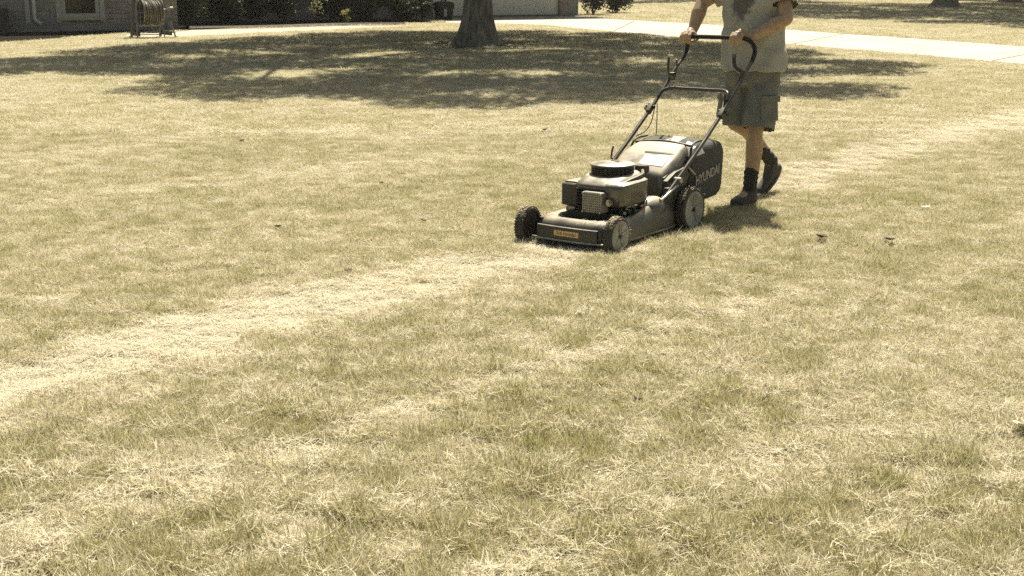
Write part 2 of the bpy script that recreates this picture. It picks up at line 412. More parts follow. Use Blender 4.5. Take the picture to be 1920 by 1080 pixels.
def slab(name, poly, z, thick, m_, label, cat):
    mb = MB(); b = mb.bm
    top = [b.verts.new((p.x, p.y, z)) for p in poly]
    bot = [b.verts.new((p.x, p.y, z - thick)) for p in poly]
    b.faces.new(top); n = len(top)
    for i in range(n): b.faces.new((top[i], bot[i], bot[(i + 1) % n], top[(i + 1) % n]))
    return tag(mb.build(name, m_, None, False), label, cat, kind='structure')
def wob(pts, amp, n=10):
    out = []
    for a, c in zip(pts, pts[1:]):
        for k in range(n):
            p = a.lerp(c, k / n)
            j = amp * (noise.noise(p * 2.3) + 0.5 * noise.noise(p * 7))
            out.append(p + Vector((0.4 * j, j, 0)))
    return out + [pts[-1]]
DR_NEAR = [gz(*q) for q in ((835, 46.5), (930, 46.5), (1010, 50), (1100, 58), (1270, 73), (1480, 86.5), (1700, 104), (1920, 124), (2300, 172))]
DR_FAR = [gz(*q) for q in ((2300, 122), (1920, 90), (1700, 74), (1480, 58), (1300, 46), (1200, 40.5), (1112, 36), (1090, 31), (1040, 29), (950, 32), (835, 37))]
drive_poly = wob(DR_NEAR, 0.09) + wob(DR_FAR, 0.09)
slab('driveway', drive_poly, 0.035, 0.2, M['concrete'], 'pale sunlit concrete driveway running from the garage to the right', 'driveway')
for q0, q1 in (((1478, 87), (1592, 64)), ((1858, 118), (1990, 92)), ((1150, 61), (1190, 41))):
    a, c = gz(*q0), gz(*q1); d = (c - a).normalized(); n_ = Vector((-d.y, d.x, 0)) * 0.03
    pts = [a + n_ + d * .1, a - n_ + d * .1, c - n_ - d * .2, c + n_ - d * .2]
    slab('driveway_joint', pts, 0.039, 0.01, M['concrete_joint'], 'thin sandy joint across the pale driveway', 'joint')
PATH = [gz(*q) for q in ((228, 69.5), (260, 72.5), (320, 72.5), (420, 67.5), (520, 63), (640, 57.5), (760, 52.5), (760, 49.5), (640, 50.5), (520, 54.5), (430, 56.5), (360, 58), (330, 62), (228, 66.5))]
path_poly = wob(PATH[:7], 0.05) + wob(PATH[7:], 0.05)
slab('front_path', path_poly, 0.03, 0.2, M['path'], 'narrow pale path behind the hose reel', 'path')
ed = [gz(355, 57.6), gz(430, 56), gz(520, 54), gz(640, 50.2), gz(760, 49)]
mb = MB(); mb.tube([Vector((p.x, p.y, 0.05)) for p in spline(ed, 8)], 0.05, 6)
mb.tube([Vector((p.x - .1, p.y + .45, 0.05)) for p in spline(ed, 8)], 0.05, 6)
tag(mb.build('path_edging', M['edging'], None, True), 'low dark edging strip along the far side of the path', 'edging', kind='structure')
BED = [gz(*q) for q in ((-260, 106), (-60, 88), (0, 83.5), (60, 79), (130, 73.5), (200, 67.5), (228, 66), (330, 60.5), (430, 55.5), (640, 49), (780, 46.5), (835, 44.5))]
bed_poly = wob(BED, 0.12, 6) + [Vector((-3.4, 46.5, 0)), Vector((-9, 47, 0)), Vector((-24, 40, 0)), Vector((-26, 24, 0))]
slab('planting_bed', bed_poly, 0.02, 0.1, M['mulch'], 'dark mulched planting bed along the house', 'planting bed')
mb = MB(); b = mb.bm
T0 = gz(895, 84)
ring = [b.verts.new((T0.x + math.cos(a) * (1.25 + .3 * noise.noise((math.cos(a) * 2, math.sin(a) * 2, 3))) * 1.0, T0.y - .35 + math.sin(a) * (2.2 + .7 * noise.noise((math.cos(a) * 2, math.sin(a) * 2, 9))), 0.012)) for a in [2 * math.pi * k / 40 for k in range(40)]]
b.faces.new(ring)  # dark patch paints the deeper shade here along with bare soil
tag(mb.build('soil_and_shade', M['mulch'], None, False), 'bare soil darkened with the shade around the foot of the big tree', 'soil', kind='structure')

# ------------------------------------------------------------------ numpy value noise
def vnoise(x, y, seed=0):
    xi = np.floor(x).astype(np.int64); yi = np.floor(y).astype(np.int64)
    fx = x - xi; fy = y - yi; fx = fx * fx * (3 - 2 * fx); fy = fy * fy * (3 - 2 * fy)
    def h(a, c):
        v = (a * 374761393 + c * 668265263 + seed * 974634777) & 0xffffffff
        v = ((v ^ (v >> 13)) * 1274126177) & 0xffffffff
        return ((v ^ (v >> 16)) & 0xffff) / 65535.0
    return (h(xi, yi) * (1 - fx) + h(xi + 1, yi) * fx) * (1 - fy) + (h(xi, yi + 1) * (1 - fx) + h(xi + 1, yi + 1) * fx) * fy
def fbm(x, y, seed=0, o=4):
    s = 0; a = 0.5; t = 0
    for i in range(o):
        s = s + a * vnoise(x, y, seed + i * 17); t += a; a *= 0.55; x = x * 2.03; y = y * 2.03
    return s / t

# ------------------------------------------------------------------ grass tufts
def blade_tuft(n, radius, lmin, lmax, lean, width, flat=False, seed=0, curl=0.5):
    r = np.random.default_rng(seed)
    V = []; Fc = []; bv = []
    for i in range(n):
        a = r.uniform(0, 2 * math.pi); q = radius * math.sqrt(r.uniform())
        bx, by = q * math.cos(a), q * math.sin(a)
        L_ = r.uniform(lmin, lmax); wd = width * r.uniform(0.6, 1.25)
        az = r.uniform(0, 2 * math.pi) if flat or r.uniform() < .6 else a + r.normal() * .6
        el = r.uniform(R(2), R(26)) if flat else R(90) - abs(r.normal()) * lean
        el = max(el, R(3))
        z = r.uniform(0.0, 0.03) if flat else 0.0
        p = np.array([bx, by, z]); side = np.array([-math.sin(az), math.cos(az), 0.0])
        if r.uniform() < .6:
            tw = r.uniform(-1.2, 1.2); side = side * math.cos(tw) + np.array([math.cos(az), math.sin(az), 0]) * math.sin(tw)
        base = len(V); segs = 3; e = el
        for k in range(segs + 1):
            w_ = wd * (1 - (k / segs) ** 1.6 * 0.85) / 2
            V.append(p - side * w_); V.append(p + side * w_)
            d = np.array([math.cos(az) * math.cos(e), math.sin(az) * math.cos(e), math.sin(e)])
            p = p + d * (L_ / segs)
            if flat: p[2] = max(p[2], 0.004)
            e -= curl * r.uniform(0.3, 1.2) if not flat else r.normal() * .16
            az += r.normal() * .2
        c = r.uniform()
        for k in range(segs):
            o = base + 2 * k; Fc.append((o, o + 1, o + 3, o + 2)); bv.append(c)
    return np.array(V), np.array(Fc), np.array(bv)

tufts = bpy.data.collections.new('grass_tuft_shapes')       # never linked to the scene: only the shapes the lawn is made of
NV = 0
specs = []
for i in range(4): specs.append(dict(n=26, radius=.032, lmin=.026, lmax=.072, lean=.30, width=.0029, seed=i, curl=.26))            # 0-3 upright short
for i in range(4): specs.append(dict(n=34, radius=.045, lmin=.018, lmax=.052, lean=.5, width=.0025, flat=True, seed=10 + i))         # 4-7 lying straw
for i in range(2): specs.append(dict(n=9, radius=.03, lmin=.06, lmax=.12, lean=.6, width=.0022, seed=20 + i, curl=.22))             # 8-9 long stems
for i in range(3): specs.append(dict(n=70, radius=.085, lmin=.03, lmax=.075, lean=.6, width=.0062, seed=30 + i, curl=.4))           # 10-12 wide patches for the far lawn
for i in range(2): specs.append(dict(n=60, radius=.085, lmin=.04, lmax=.09, lean=.6, width=.006, flat=True, seed=40 + i))           # 13-14 far straw
for i, sp in enumerate(specs):
    v, f_, bvv = blade_tuft(**sp)
    me = np_mesh('tuft_shape', v, f_, {'bv': ('FACE', 'FLOAT', bvv)})
    me.materials.append(M['grass'])
    o = bpy.data.objects.new('tuft_%02d' % i, me)
    tufts.objects.link(o)

def in_poly(x, y, poly):
    px = np.array([p.x for p in poly]); py = np.array([p.y for p in poly]); c = np.zeros(x.shape, bool)
    j = len(px) - 1
    for i in range(len(px)):
        cond = ((py[i] > y) != (py[j] > y)) & (x < (px[j] - px[i]) * (y - py[i]) / (py[j] - py[i] + 1e-12) + px[i])
        c ^= cond; j = i
    return c

HEAD = math.atan2(-math.cos(R(36)), -math.sin(R(36)))      # mower heading
MO = Vector((0.60, 7.90, 0))
mF = np.array([-math.sin(R(36)), -math.cos(R(36))]); mL = np.array([math.cos(R(36)), -math.sin(R(36))])
# windrows of pale clippings: (points along the row, half width, strength)
def row(*q): return [gz(*p) for p in q]
ROWS = [(row((-120, 775), (0, 730), (300, 655), (600, 572), (900, 508), (1090, 470)), 0.34, 1.35),
        (row((1480, 345), (1700, 278), (1920, 215), (2200, 150)), 0.36, 1.15),
        (row((0, 1000), (350, 930), (620, 830), (900, 735), (1250, 622), (1500, 560)), 0.12, .55),
        (row((1050, 1079), (1250, 940), (1500, 860), (1919, 760)), 0.15, .25),
        (row((0, 395), (500, 330), (900, 300)), 0.35, .35),
        (row((0, 310), (420, 255), (760, 262)), 0.35, .42)]
def row_w(x, y):
    s = np.zeros_like(x)
    for pts, hw, st in ROWS:
        P = spline(pts, 4); best = np.full(x.shape, 9.0)
        for a, c in zip(P, P[1:]):
            dx, dy = c.x - a.x, c.y - a.y; l2 = dx * dx + dy * dy
            t = np.clip(((x - a.x) * dx + (y - a.y) * dy) / l2, 0, 1)
            best = np.minimum(best, np.hypot(x - a.x - t * dx, y - a.y - t * dy))
        nz_ = (fbm(x * 3.1, y * 3.1, 5, 3) - .5) * .9 + (fbm(x * 13, y * 13, 6, 2) - .5) * .8
        s = np.maximum(s, st * np.clip(1.25 - best / hw + nz_ * 1.8, 0, 1) * np.clip(.15 + 1.5 * fbm(x * 9, y * 9, 61, 3), 0, 1))
    return s

def scatter(y0, y1, dens, far):
    ymid_w = lambda y: 0.40 * y + 1.0
    A = (ymid_w(y0) + ymid_w(y1)) * (y1 - y0)
    n = int(A * dens * 1.15)
    y = rng.uniform(y0, y1, n); x = rng.uniform(-1, 1, n) * ymid_w(y1)
    k = np.abs(x) < ymid_w(y); x = x[k]; y = y[k]
    # streaks follow the mowing direction
    u = x * mF[0] + y * mF[1]; v = x * mL[0] + y * mL[1]
    big = fbm(u * .55 + 40, v * 1.0 + 12, 1, 4)
    med = fbm(u * 2.4, v * 3.8, 2, 4)
    sml = fbm(x * 13, y * 13, 3, 2)
    rw = row_w(x, y)
    tall = fbm(x * 15 + 7, y * 15, 31, 2)
    tint = 0.51 + (big - .5) * .28 + (med - .5) * .22 + (sml - .5) * 1.0 + (fbm(x * 28 + 3, y * 28, 44, 2) - .5) * .6 - rw * .60 + rng.normal(0, .13, x.shape)
    if far: tint += -0.02
    hole = fbm(x * 9 + 90, y * 12, 8, 2) * .75 + fbm(x * 22, y * 22, 9, 2) * .25
    lim = np.interp(y, [3, 6, 9, 14], [.632, .672, .73, .80]) - .05 * rw
    keep = (hole < lim) | (rng.uniform(size=x.shape) < .12)
    keep &= ~((rw > .3) & (fbm(x * 11 + 5, y * 17, 77, 2) > .66) & (rng.uniform(size=x.shape) < .85))
    if not far: keep &= (tall > .27) | (rng.uniform(size=x.shape) < .4)
    hd = (fbm(x * 1.3, y * 1.3, 21, 3))
    keep &= rng.uniform(size=x.shape) < np.clip(.55 + hd * .9, .3, 1)
    keep &= ~in_poly(x, y, drive_poly) & ~in_poly(x, y, path_poly) & ~in_poly(x, y, bed_poly)
    soil = (((x - T0.x) / 1.15) ** 2 + ((y - T0.y + .35) / 2.0) ** 2) < 1
    keep &= ~(soil & (rng.uniform(size=x.shape) < .93))
    lx = (x - MO.x) * mF[0] + (y - MO.y) * mF[1]; ly = (x - MO.x) * mL[0] + (y - MO.y) * mL[1]
    under = (np.abs(lx + .02) < .42) & (np.abs(ly) < .24)
    x, y, tint, u, v, sml, rw, under, med, lx, ly, tall = [a[keep] for a in (x, y, tint, u, v, sml, rw, under, med, lx, ly, tall)]
    t = np.clip(tint, -.1, 1.05)
    flat_p = np.clip(.86 - t * 1.15 + rw * .5, .05, .97)
    isflat = rng.uniform(size=x.shape) < flat_p
    if far: idx = np.where(isflat, rng.integers(13, 15, x.shape), rng.integers(10, 13, x.shape))
    else:
        idx = np.where(isflat, rng.integers(4, 8, x.shape), rng.integers(0, 4, x.shape))
        lg = rng.uniform(size=x.shape) < .012
        idx = np.where(lg & ~under, rng.integers(8, 10, x.shape), idx)
    sc = rng.uniform(.75, 1.25, x.shape) * (0.60 + .15 * med + 1.0 * np.clip(tall, .1, .9))
    sc = np.where(under, sc * .55, sc)
    mown = (lx < .2) & (np.abs(ly) < .3)
    sc = np.where(mown, sc * .85, sc)
    col = np.where(isflat, np.minimum(t, .42) * .8 - .06, t) + 0.02
    z = -.004 + rng.uniform(0, .006, x.shape)
    hz = np.interp(y, [3, 5, 7, 10], [.80, .70, .58, .55]) * np.where(isflat, 1.15, 1.0) * (1 - .25 * rw)
    return np.stack([x, y, z], 1), col, sc, idx, hz

parts = [scatter(2.7, 5.6, 3600, False), scatter(5.6, 8.6, 3000, False), scatter(8.6, 13, 2000, False), scatter(13, 22, 420, True), scatter(22, 42, 210, True), scatter(42, 85, 60, True)]
# extra clippings thrown along the fresh windrow: blades lying loose above the turf
P = np.concatenate([p[0] for p in parts]); TI = np.concatenate([p[1] for p in parts]); SCL = np.concatenate([p[2] for p in parts]); IDX = np.concatenate([p[3] for p in parts]); HZ = np.concatenate([p[4] for p in parts])
far_s = np.interp(P[:, 1], [0, 14, 30, 60], [1, 1.0, 1.35, 2.2]); SCL = SCL * far_s
n = len(P); print('tufts', n)
me = bpy.data.meshes.new('lawn_grass')
me.vertices.add(n); me.vertices.foreach_set('co', P.astype(np.float32).ravel())
for nm, typ, dat in (('tint', 'FLOAT', TI), ('scl', 'FLOAT', SCL), ('hz', 'FLOAT', HZ * SCL), ('rotz', 'FLOAT', rng.uniform(0, 6.283, n)), ('idx', 'INT', IDX)):
    a = me.attributes.new(nm, typ, 'POINT'); a.data.foreach_set('value', dat.astype(np.int32 if typ == 'INT' else np.float32))
me.materials.append(M['grass'])
go = bpy.data.objects.new('lawn_grass', me); S.collection.objects.link(go)
tag(go, 'patchy dry lawn grass, olive tufts and pale straw clippings', 'grass', kind='stuff')
ng = bpy.data.node_groups.new('grass_instances', 'GeometryNodeTree')
ng.interface.new_socket('Geometry', in_out='INPUT', socket_type='NodeSocketGeometry')
ng.interface.new_socket('Geometry', in_out='OUTPUT', socket_type='NodeSocketGeometry')
gi = ng.nodes.new('NodeGroupInput'); gout = ng.nodes.new('NodeGroupOutput')
ci = ng.nodes.new('GeometryNodeCollectionInfo'); ci.inputs['Collection'].default_value = tufts
ci.inputs['Separate Children'].default_value = True; ci.inputs['Reset Children'].default_value = True
ip = ng.nodes.new('GeometryNodeInstanceOnPoints'); ip.inputs['Pick Instance'].default_value = True
def attr_node(name, typ):
    nn = ng.nodes.new('GeometryNodeInputNamedAttribute'); nn.data_type = typ; nn.inputs['Name'].default_value = name; return nn.outputs['Attribute']
cx = ng.nodes.new('ShaderNodeCombineXYZ')
ng.links.new(attr_node('rotz', 'FLOAT'), cx.inputs[2])
ng.links.new(cx.outputs[0], ip.inputs['Rotation'])
cs = ng.nodes.new('ShaderNodeCombineXYZ'); sa = attr_node('scl', 'FLOAT')
ng.links.new(sa, cs.inputs[0]); ng.links.new(sa, cs.inputs[1]); ng.links.new(attr_node('hz', 'FLOAT'), cs.inputs[2])
ng.links.new(cs.outputs[0], ip.inputs['Scale'])
ng.links.new(attr_node('idx', 'INT'), ip.inputs['Instance Index'])
ng.links.new(gi.outputs[0], ip.inputs['Points']); ng.links.new(ci.outputs[0], ip.inputs['Instance'])
ng.links.new(ip.outputs[0], gout.inputs[0])
md = go.modifiers.new('grass', 'NODES'); md.node_group = ng

# ------------------------------------------------------------------ leaf clouds
def leaf_cloud(name, centres, radii, counts, size, m_, parent=None, squash=0.8, seed=0):
    r = np.random.default_rng(seed); P = []
    for c, rad, cnt in zip(centres, radii, counts):
        d = r.normal(size=(cnt, 3)); d /= np.linalg.norm(d, axis=1)[:, None]
        q = rad * r.uniform(0, 1, cnt) ** (1 / 2.4)
        d[:, 2] *= squash
        P.append(np.array(c)[None] + d * q[:, None])
    P = np.concatenate(P); n = len(P)
    a = r.normal(size=(n, 3)); a /= np.linalg.norm(a, axis=1)[:, None]
    bb = r.normal(size=(n, 3)); bb = np.cross(a, bb); bb /= np.linalg.norm(bb, axis=1)[:, None]
    s = size * r.uniform(.6, 1.3, (n, 1))
    nrm = np.cross(a, bb)
    v = np.stack([P - a * s * .5, P + bb * s * .28 + nrm * s * .06, P + a * s * .5, P - bb * s * .28 + nrm * s * .06], 1).reshape(-1, 3)
    f_ = np.arange(n * 4).reshape(-1, 4)
    me = np_mesh(name, v, f_, {'bv': ('FACE', 'FLOAT', r.uniform(0, 1, n))})
    return link(name, me, m_, parent)

def trunk_mesh(mb, base, height, r0, flare=1.5, lean=(0, 0), seg=40, seed=0, taper=.75):
    rings = []; n = 34
    for i in range(n + 1):
        t = (i / n) ** 1.6; z = t * height
        fl = (flare - 1) * math.exp(-z / .32)
        ring = []
        for k in range(seg):
            a = 2 * math.pi * k / seg
            lobe = 1 + fl * (1 + .45 * math.sin(a * 5 + seed) + .25 * math.sin(a * 3 + 1 + seed))
            rr = r0 * (1 - (1 - taper) * t) * lobe * (1 + .05 * noise.noise((math.cos(a) * 2.2, math.sin(a) * 2.2, z * .6 + seed)) + .03 * noise.noise((math.cos(a) * 9, math.sin(a) * 9, z * 1.3)))
            ring.append((base.x + lean[0] * t + math.cos(a) * rr, base.y + lean[1] * t + math.sin(a) * rr, z - .05))
        rings.append(ring)
    mb.loft(rings)

def big_tree(name, base, shadow_poly, holes, r0, label, step, rblob, hlim, seed, height=3.6, cnt=900, lsize=.17, drop=.05, flare=1.75):
    """tree whose crown clumps stand where the photo's shade on the lawn shows them"""
    rn = random.Random(seed)
    t = empty(name, (base.x, base.y, 0), 0, label, 'tree')
    xs = np.array([p.x for p in shadow_poly]); ys = np.array([p.y for p in shadow_poly])
    cx_, cy_ = xs.mean(), ys.mean()
    pts = []
    x = xs.min()
    while x < xs.max():
        y = ys.min()
        while y < ys.max():
            q = Vector((x + rn.uniform(-.35, .35) * step, y + rn.uniform(-.35, .35) * step, 0))
            if in_poly(np.array([q.x]), np.array([q.y]), shadow_poly)[0] and not any(((q.x - h.x) / a) ** 2 + ((q.y - h.y) / c) ** 2 < 1 for h, a, c in holes) and rn.random() > drop:
                pts.append(q)
            y += step
        x += step
    hx = (xs.max() - xs.min()) / 2; hy = (ys.max() - ys.min()) / 2
    cen = []; rad = []
    for q in pts:
        d = min(1, math.hypot((q.x - cx_) / hx, (q.y - cy_) / hy))
        z = hlim[0] + (hlim[1] - hlim[0]) * (1 - d * d) ** .5 * rn.uniform(.25, 1)
        off = SUN.to_2d() / SUN.z * z
        cen.append((q.x + off.x - base.x, q.y + off.y - base.y, z)); rad.append(rblob * rn.uniform(.8, 1.15))
    leaf_cloud('crown', cen, rad, [int(cnt * (r_ / rblob) ** 2) for r_ in rad], lsize, M['leaf'], t, .65, seed)
    mb = MB(); ccx = sum(c[0] for c in cen) / len(cen); ccy = sum(c[1] for c in cen) / len(cen)
    trunk_mesh(mb, Vector((0, 0, 0)), height, r0, flare, (ccx * .12, ccy * .12), seed=seed)
    top = Vector((ccx * .12, ccy * .12, height - .1))
    mb.build('trunk', M['bark'], t, 'all')
    mb = MB()
    ids = list(range(len(cen))); rn.shuffle(ids)
    mains = []
    for k in range(7):
        c = Vector(cen[ids[k]]); e = top.lerp(c, .85)
        mid = top.lerp(c, .45) + Vector((0, 0, .6))
        P_ = spline([top - Vector((0, 0, .5)), mid, e], 8)
        mb.tube(P_, [r0 * .5 * (1 - .8 * i / len(P_)) for i in range(len(P_))], 10)
        mains.append(P_)
    for k in ids[7:60]:
        c = Vector(cen[k]); P0 = min((p for m_ in mains for p in m_[4:]), key=lambda p: (p - c).length)
        mid = P0.lerp(c, .5) + Vector((0, 0, -.2))
        P_ = spline([P0, mid, c], 5); mb.tube(P_, [.07 * (1 - .75 * i / len(P_)) for i in range(len(P_))], 6)
    mb.build('limbs', M['bark'], t, 'all')
    return t

SH = [gz(*q) for q in ((-40, 128), (0, 118), (130, 100), (290, 87), (500, 74), (680, 62), (1000, 62), (1150, 67), (1330, 86), (1490, 99), (1540, 111), (1700, 128), (1670, 144), (1530, 152), (1660, 176), (1640, 186), (1450, 190), (1200, 190), (1060, 201), (930, 206), (790, 204), (700, 190), (520, 184), (430, 184), (290, 168), (290, 156), (380, 149), (380, 143), (250, 146), (0, 147), (-40, 147))]
HOLES = [(gz(628, 134), .95, .9), (gz(520, 152), .6, .4), (gz(705, 105), .9, 1.2), (gz(345, 110), .8, .7), (gz(925, 138), .6, .5), (gz(780, 147), .5, .5), (gz(1000, 95), .6, .9), (gz(1420, 125), .8, .6), (gz(1180, 118), .7, .5), (gz(1500, 160), 1.0, .4)]
SHc = SH
big_tree('shade_tree', gz(895, 85), SHc, HOLES, .33, 'large shade tree with flared dark trunk in the middle of the lawn', .90, .86, (4.2, 12.5), 3, height=4.2, cnt=680, drop=.06, flare=1.75)
# neighbours' trees at the far right
SH2 = [gz(*q) for q in ((1440, 11), (1750, 9), (2100, 4), (2500, 10), (2500, 85), (2100, 68), (1920, 54), (1700, 47), (1600, 38), (1440, 33), (1400, 20))]
big_tree('neighbour_tree', gz(1772, 16), SH2, [(gz(1500, 6), 2, 6)], .42, 'far tree at the upper right, left of two beyond the driveway', 2.0, 1.7, (5, 15), 5, height=5.5, cnt=800, lsize=.3, drop=.0, flare=1.9)
SH3 = [gz(*q) for q in ((1180, 1), (1340, 2.5), (1480, 2), (1480, -6), (1180, -8))]
big_tree('neighbour_tree', gz(1893, 7), [Vector((24, 70, 0)), Vector((36, 70, 0)), Vector((36, 86, 0)), Vector((24, 86, 0))], [], .42, 'far tree at the upper right, right of two beyond the driveway', 2.4, 1.8, (5, 14), 8, height=5.5, cnt=600, lsize=.35, flare=1.7)
big_tree('background_tree', Vector((8, 84, 0)), [Vector((1, 69, 0)), Vector((17, 69.5, 0)), Vector((17, 82, 0)), Vector((1, 82, 0))], [], .4, 'tree standing behind the garage, above the sunny strip of lawn', 2.4, 1.8, (5, 13), 9, height=5, cnt=600, lsize=.35)

# ------------------------------------------------------------------ house
HA = R(25)
W1 = gz(75, 61)                                    # a point on the left wing's wall foot
Hs = empty('house', (W1.x, W1.y, 0), HA, 'single storey brick house in shade along the top left, with garage', 'house')
GN = 6.0   # garage wall lies this far behind the left wing's wall
def wall(name, x0, x1, y, z0, z1, th, m_, par=Hs, ops=()):
    """wall slab with rectangular openings (x0,x1,z0,z1) built as separate blocks in one mesh"""
    mb = MB(); xs = sorted({x0, x1, *[o[0] for o in ops], *[o[1] for o in ops]}); zs = sorted({z0, z1, *[o[2] for o in ops], *[o[3] for o in ops]})
    for a, c in zip(xs, xs[1:]):
        for d, e in zip(zs, zs[1:]):
            if any(a >= o[0] - 1e-6 and c <= o[1] + 1e-6 and d >= o[2] - 1e-6 and e <= o[3] + 1e-6 for o in ops): continue
            mb.box(((a + c) / 2, y + th / 2, (d + e) / 2), (c - a, th, e - d))
    bmesh.ops.remove_doubles(mb.bm, verts=mb.bm.verts, dist=1e-4)
    # drop the faces shared by neighbouring blocks
    seen = {}
    for f_ in mb.bm.faces: seen.setdefault(tuple(round(c_, 3) for c_ in f_.calc_center_median()), []).append(f_)
    bmesh.ops.delete(mb.bm, geom=[f_ for l in seen.values() if len(l) > 1 for f_ in l], context='FACES')
    return mb.build(name, m_, par, False)
def hx_of(px, py=None, yl=0.0):
    """where the sight line through picture column px meets the wall plane y=yl: (x along the wall, z)"""
    n_ = Vector((-math.sin(HA), math.cos(HA), 0)); d_ = Vector((math.cos(HA), math.sin(HA), 0))
    p0 = Vector((W1.x, W1.y, 0)) + n_ * yl; r = ray(px, 30 if py is None else py); o_ = Vector((0, 0, CAM_H))
    q = o_ + r * ((p0 - o_).dot(n_) / r.dot(n_)); return (q - p0).dot(d_), q.z
xa, _ = hx_of(320)
wx0, wz0 = hx_of(116, 34); wx1, _ = hx_of(188, 34)
wall('brick_wall', -11, xa, 0, 0, 2.75, .25, M['brick'], ops=[(wx0, wx1, wz0, wz0 + 1.5)])
wall('end_wall', -11.25, -11, 0, 0, 2.75, 9, M['brick'])
e = wall('return_wall', xa - .002, xa + .24, .252, 0, 2.75, GN + .25 - .252 - .003, M['brick'])
gx0, _ = hx_of(812, 34, GN); gx1, _ = hx_of(1050, 30, GN); gx2, _ = hx_of(1084, 28, GN)
wall('recess_wall', xa + .24, gx0, GN, 0, 2.75, .25, M['brick'])
wall('garage_pier', gx1, gx2, GN, 0, 2.75, .25, M['brick'])
wall('garage_lintel', gx0, gx1, GN, 2.2, 2.75, .25, M['brick'])
wall('side_wall', gx2 - .25, gx2, GN + .25, 0, 2.75, 8, M['brick'])
wall('plinth', -11.0, xa + .03, -.05, 0, .24, .048, M['brick'])
# window: frame, sash, pane, sill
wf = MB(); t_ = .11
for c, d in ((((wx0 + wx1) / 2, .06, wz0 + .06), (wx1 - wx0, .10, .12)), (((wx0 + wx1) / 2, .06, wz0 + 1.44), (wx1 - wx0, .10, .12)),
             ((wx0 + t_ / 2, .06, wz0 + .75), (t_, .10, 1.26)), ((wx1 - t_ / 2, .06, wz0 + .75), (t_, .10, 1.26)), (((wx0 + wx1) / 2, .07, wz0 + .78), (wx1 - wx0 - 2 * t_, .05, .05))):
    wf.box(c, d, .004)
wfo = wf.build('window', M['trim'], Hs, False)
MB().box(((wx0 + wx1) / 2, .12, wz0 + .75), (wx1 - wx0 - .02, .01, 1.4)).build('pane', M['glass'], wfo, False)
MB().box(((wx0 + wx1) / 2, -.035, wz0 - .03), (wx1 - wx0 + .16, .19, .055), .008).build('sill', M['sill'], wfo, False)
tr = MB()
for sx in (wx0 - .07, wx1 + .07): MB().box((sx, -.014, wz0 + .72), (.13, .024, 1.66), .004).build('trim', M['trim'], wfo, False)
# downspout
dx0, dz = hx_of(67, 46)
MB().tube([(dx0 - .02, -.06, 2.7), (dx0 - .02, -.06, .40), (dx0 - .01, -.08, .34), (dx0 + .13, -.22, .22)], .055, 10).build('downspout', M['spout'], Hs, True)
MB().box((dx0 - .19, -.02, 1.4), (.12, .036, 2.7), .004).build('corner_board', M['trim'], Hs, False)
MB().box((dx0 - .95, -.28, .33), (.5, .40, .66), .02).build('brick_pier', M['acgrey'], Hs, False)
# garage door with panels
gd = MB(); gd.box(((gx0 + gx1) / 2, GN + .16, 1.1 + .02), (gx1 - gx0 - .01, .04, 2.16))
for r_ in range(4):
    for c in range(8):
        wdt = (gx1 - gx0) / 8
        gd.box((gx0 + wdt * (c + .5), GN + .135, .30 + r_ * .53), (wdt * .84, .014, .40), .005)
gd.build('garage_door', M['garage'], Hs, False)
MB().box(((gx0 + gx1) / 2, GN + .07, .045), (gx1 - gx0, .16, .07), .01).build('threshold', M['edging'], Hs, False)
# roof and eaves
def roof(x0, x1, y0, y1, z, h, nm='roof'):
    mb = MB(); b = mb.bm; ym = (y0 + y1) / 2; ins = (y1 - y0) / 2
    lo = [b.verts.new(p) for p in ((x0, y0, z), (x1, y0, z), (x1, y1, z), (x0, y1, z))]
    dn = [b.verts.new(v.co - Vector((0, 0, .16))) for v in lo]
    r0_, r1_ = b.verts.new((x0 + min(ins, (x1 - x0) / 2 - .1), ym, z + h)), b.verts.new((x1 - min(ins, (x1 - x0) / 2 - .1), ym, z + h))
    b.faces.new((lo[0], lo[1], r1_, r0_)); b.faces.new((lo[2], lo[3], r0_, r1_)); b.faces.new((lo[1], lo[2], r1_)); b.faces.new((lo[3], lo[0], r0_))
    b.faces.new(dn[::-1])
    for i in range(4): b.faces.new((lo[i], dn[i], dn[(i + 1) % 4], lo[(i + 1) % 4]))
    mb.build(nm, M['roof'], Hs, False)
roof(-11.8, xa + .8, -1.0, 10, 2.92, 1.9)
roof(xa - 3, gx2 + .7, GN - 1.9, GN + 9, 2.915, 2.2)

# shrubs
def shrub(base, r_, h, m_, label, seed, cnt=900, size=.09, cat='shrub', group=None, stems=5, zlo=.12):
    rn = random.Random(seed)
    t = empty('shrub', (base.x, base.y, 0.02), 0, label, cat, group)
    cen = []; rad = []
    for k in range(11):
        a = rn.uniform(0, 6.28); q = rn.uniform(0, .62) * r_
        z = rn.uniform(zlo + .1, 1 - .2) * h
        cen.append((math.cos(a) * q, math.sin(a) * q, z)); rad.append(r_ * rn.uniform(.35, .6))
    n0 = int(cnt / len(cen))
    f_ = leaf_cloud('foliage', cen, rad, [n0] * len(cen), size, m_, t, .9, seed)
    co = np.empty(len(f_.data.vertices) * 3, np.float32); f_.data.vertices.foreach_get('co', co); co = co.reshape(-1, 3); co[:, 2] = np.maximum(co[:, 2], .01); f_.data.vertices.foreach_set('co', co.ravel())
    mb = MB()
    for k in range(stems):
        c = cen[k]; mb.tube(spline([(rn.uniform(-.05, .05), rn.uniform(-.05, .05), -.05), (c[0] * .4, c[1] * .4, c[2] * .5), c], 4), [.022 * (1 - i / 14) for i in range(9)], 6)
    mb.build('stems', M['twig'], t, True)
    return t
GS = 'shrubs in the bed before the house'
def bp(px, py): return gz(px, py)
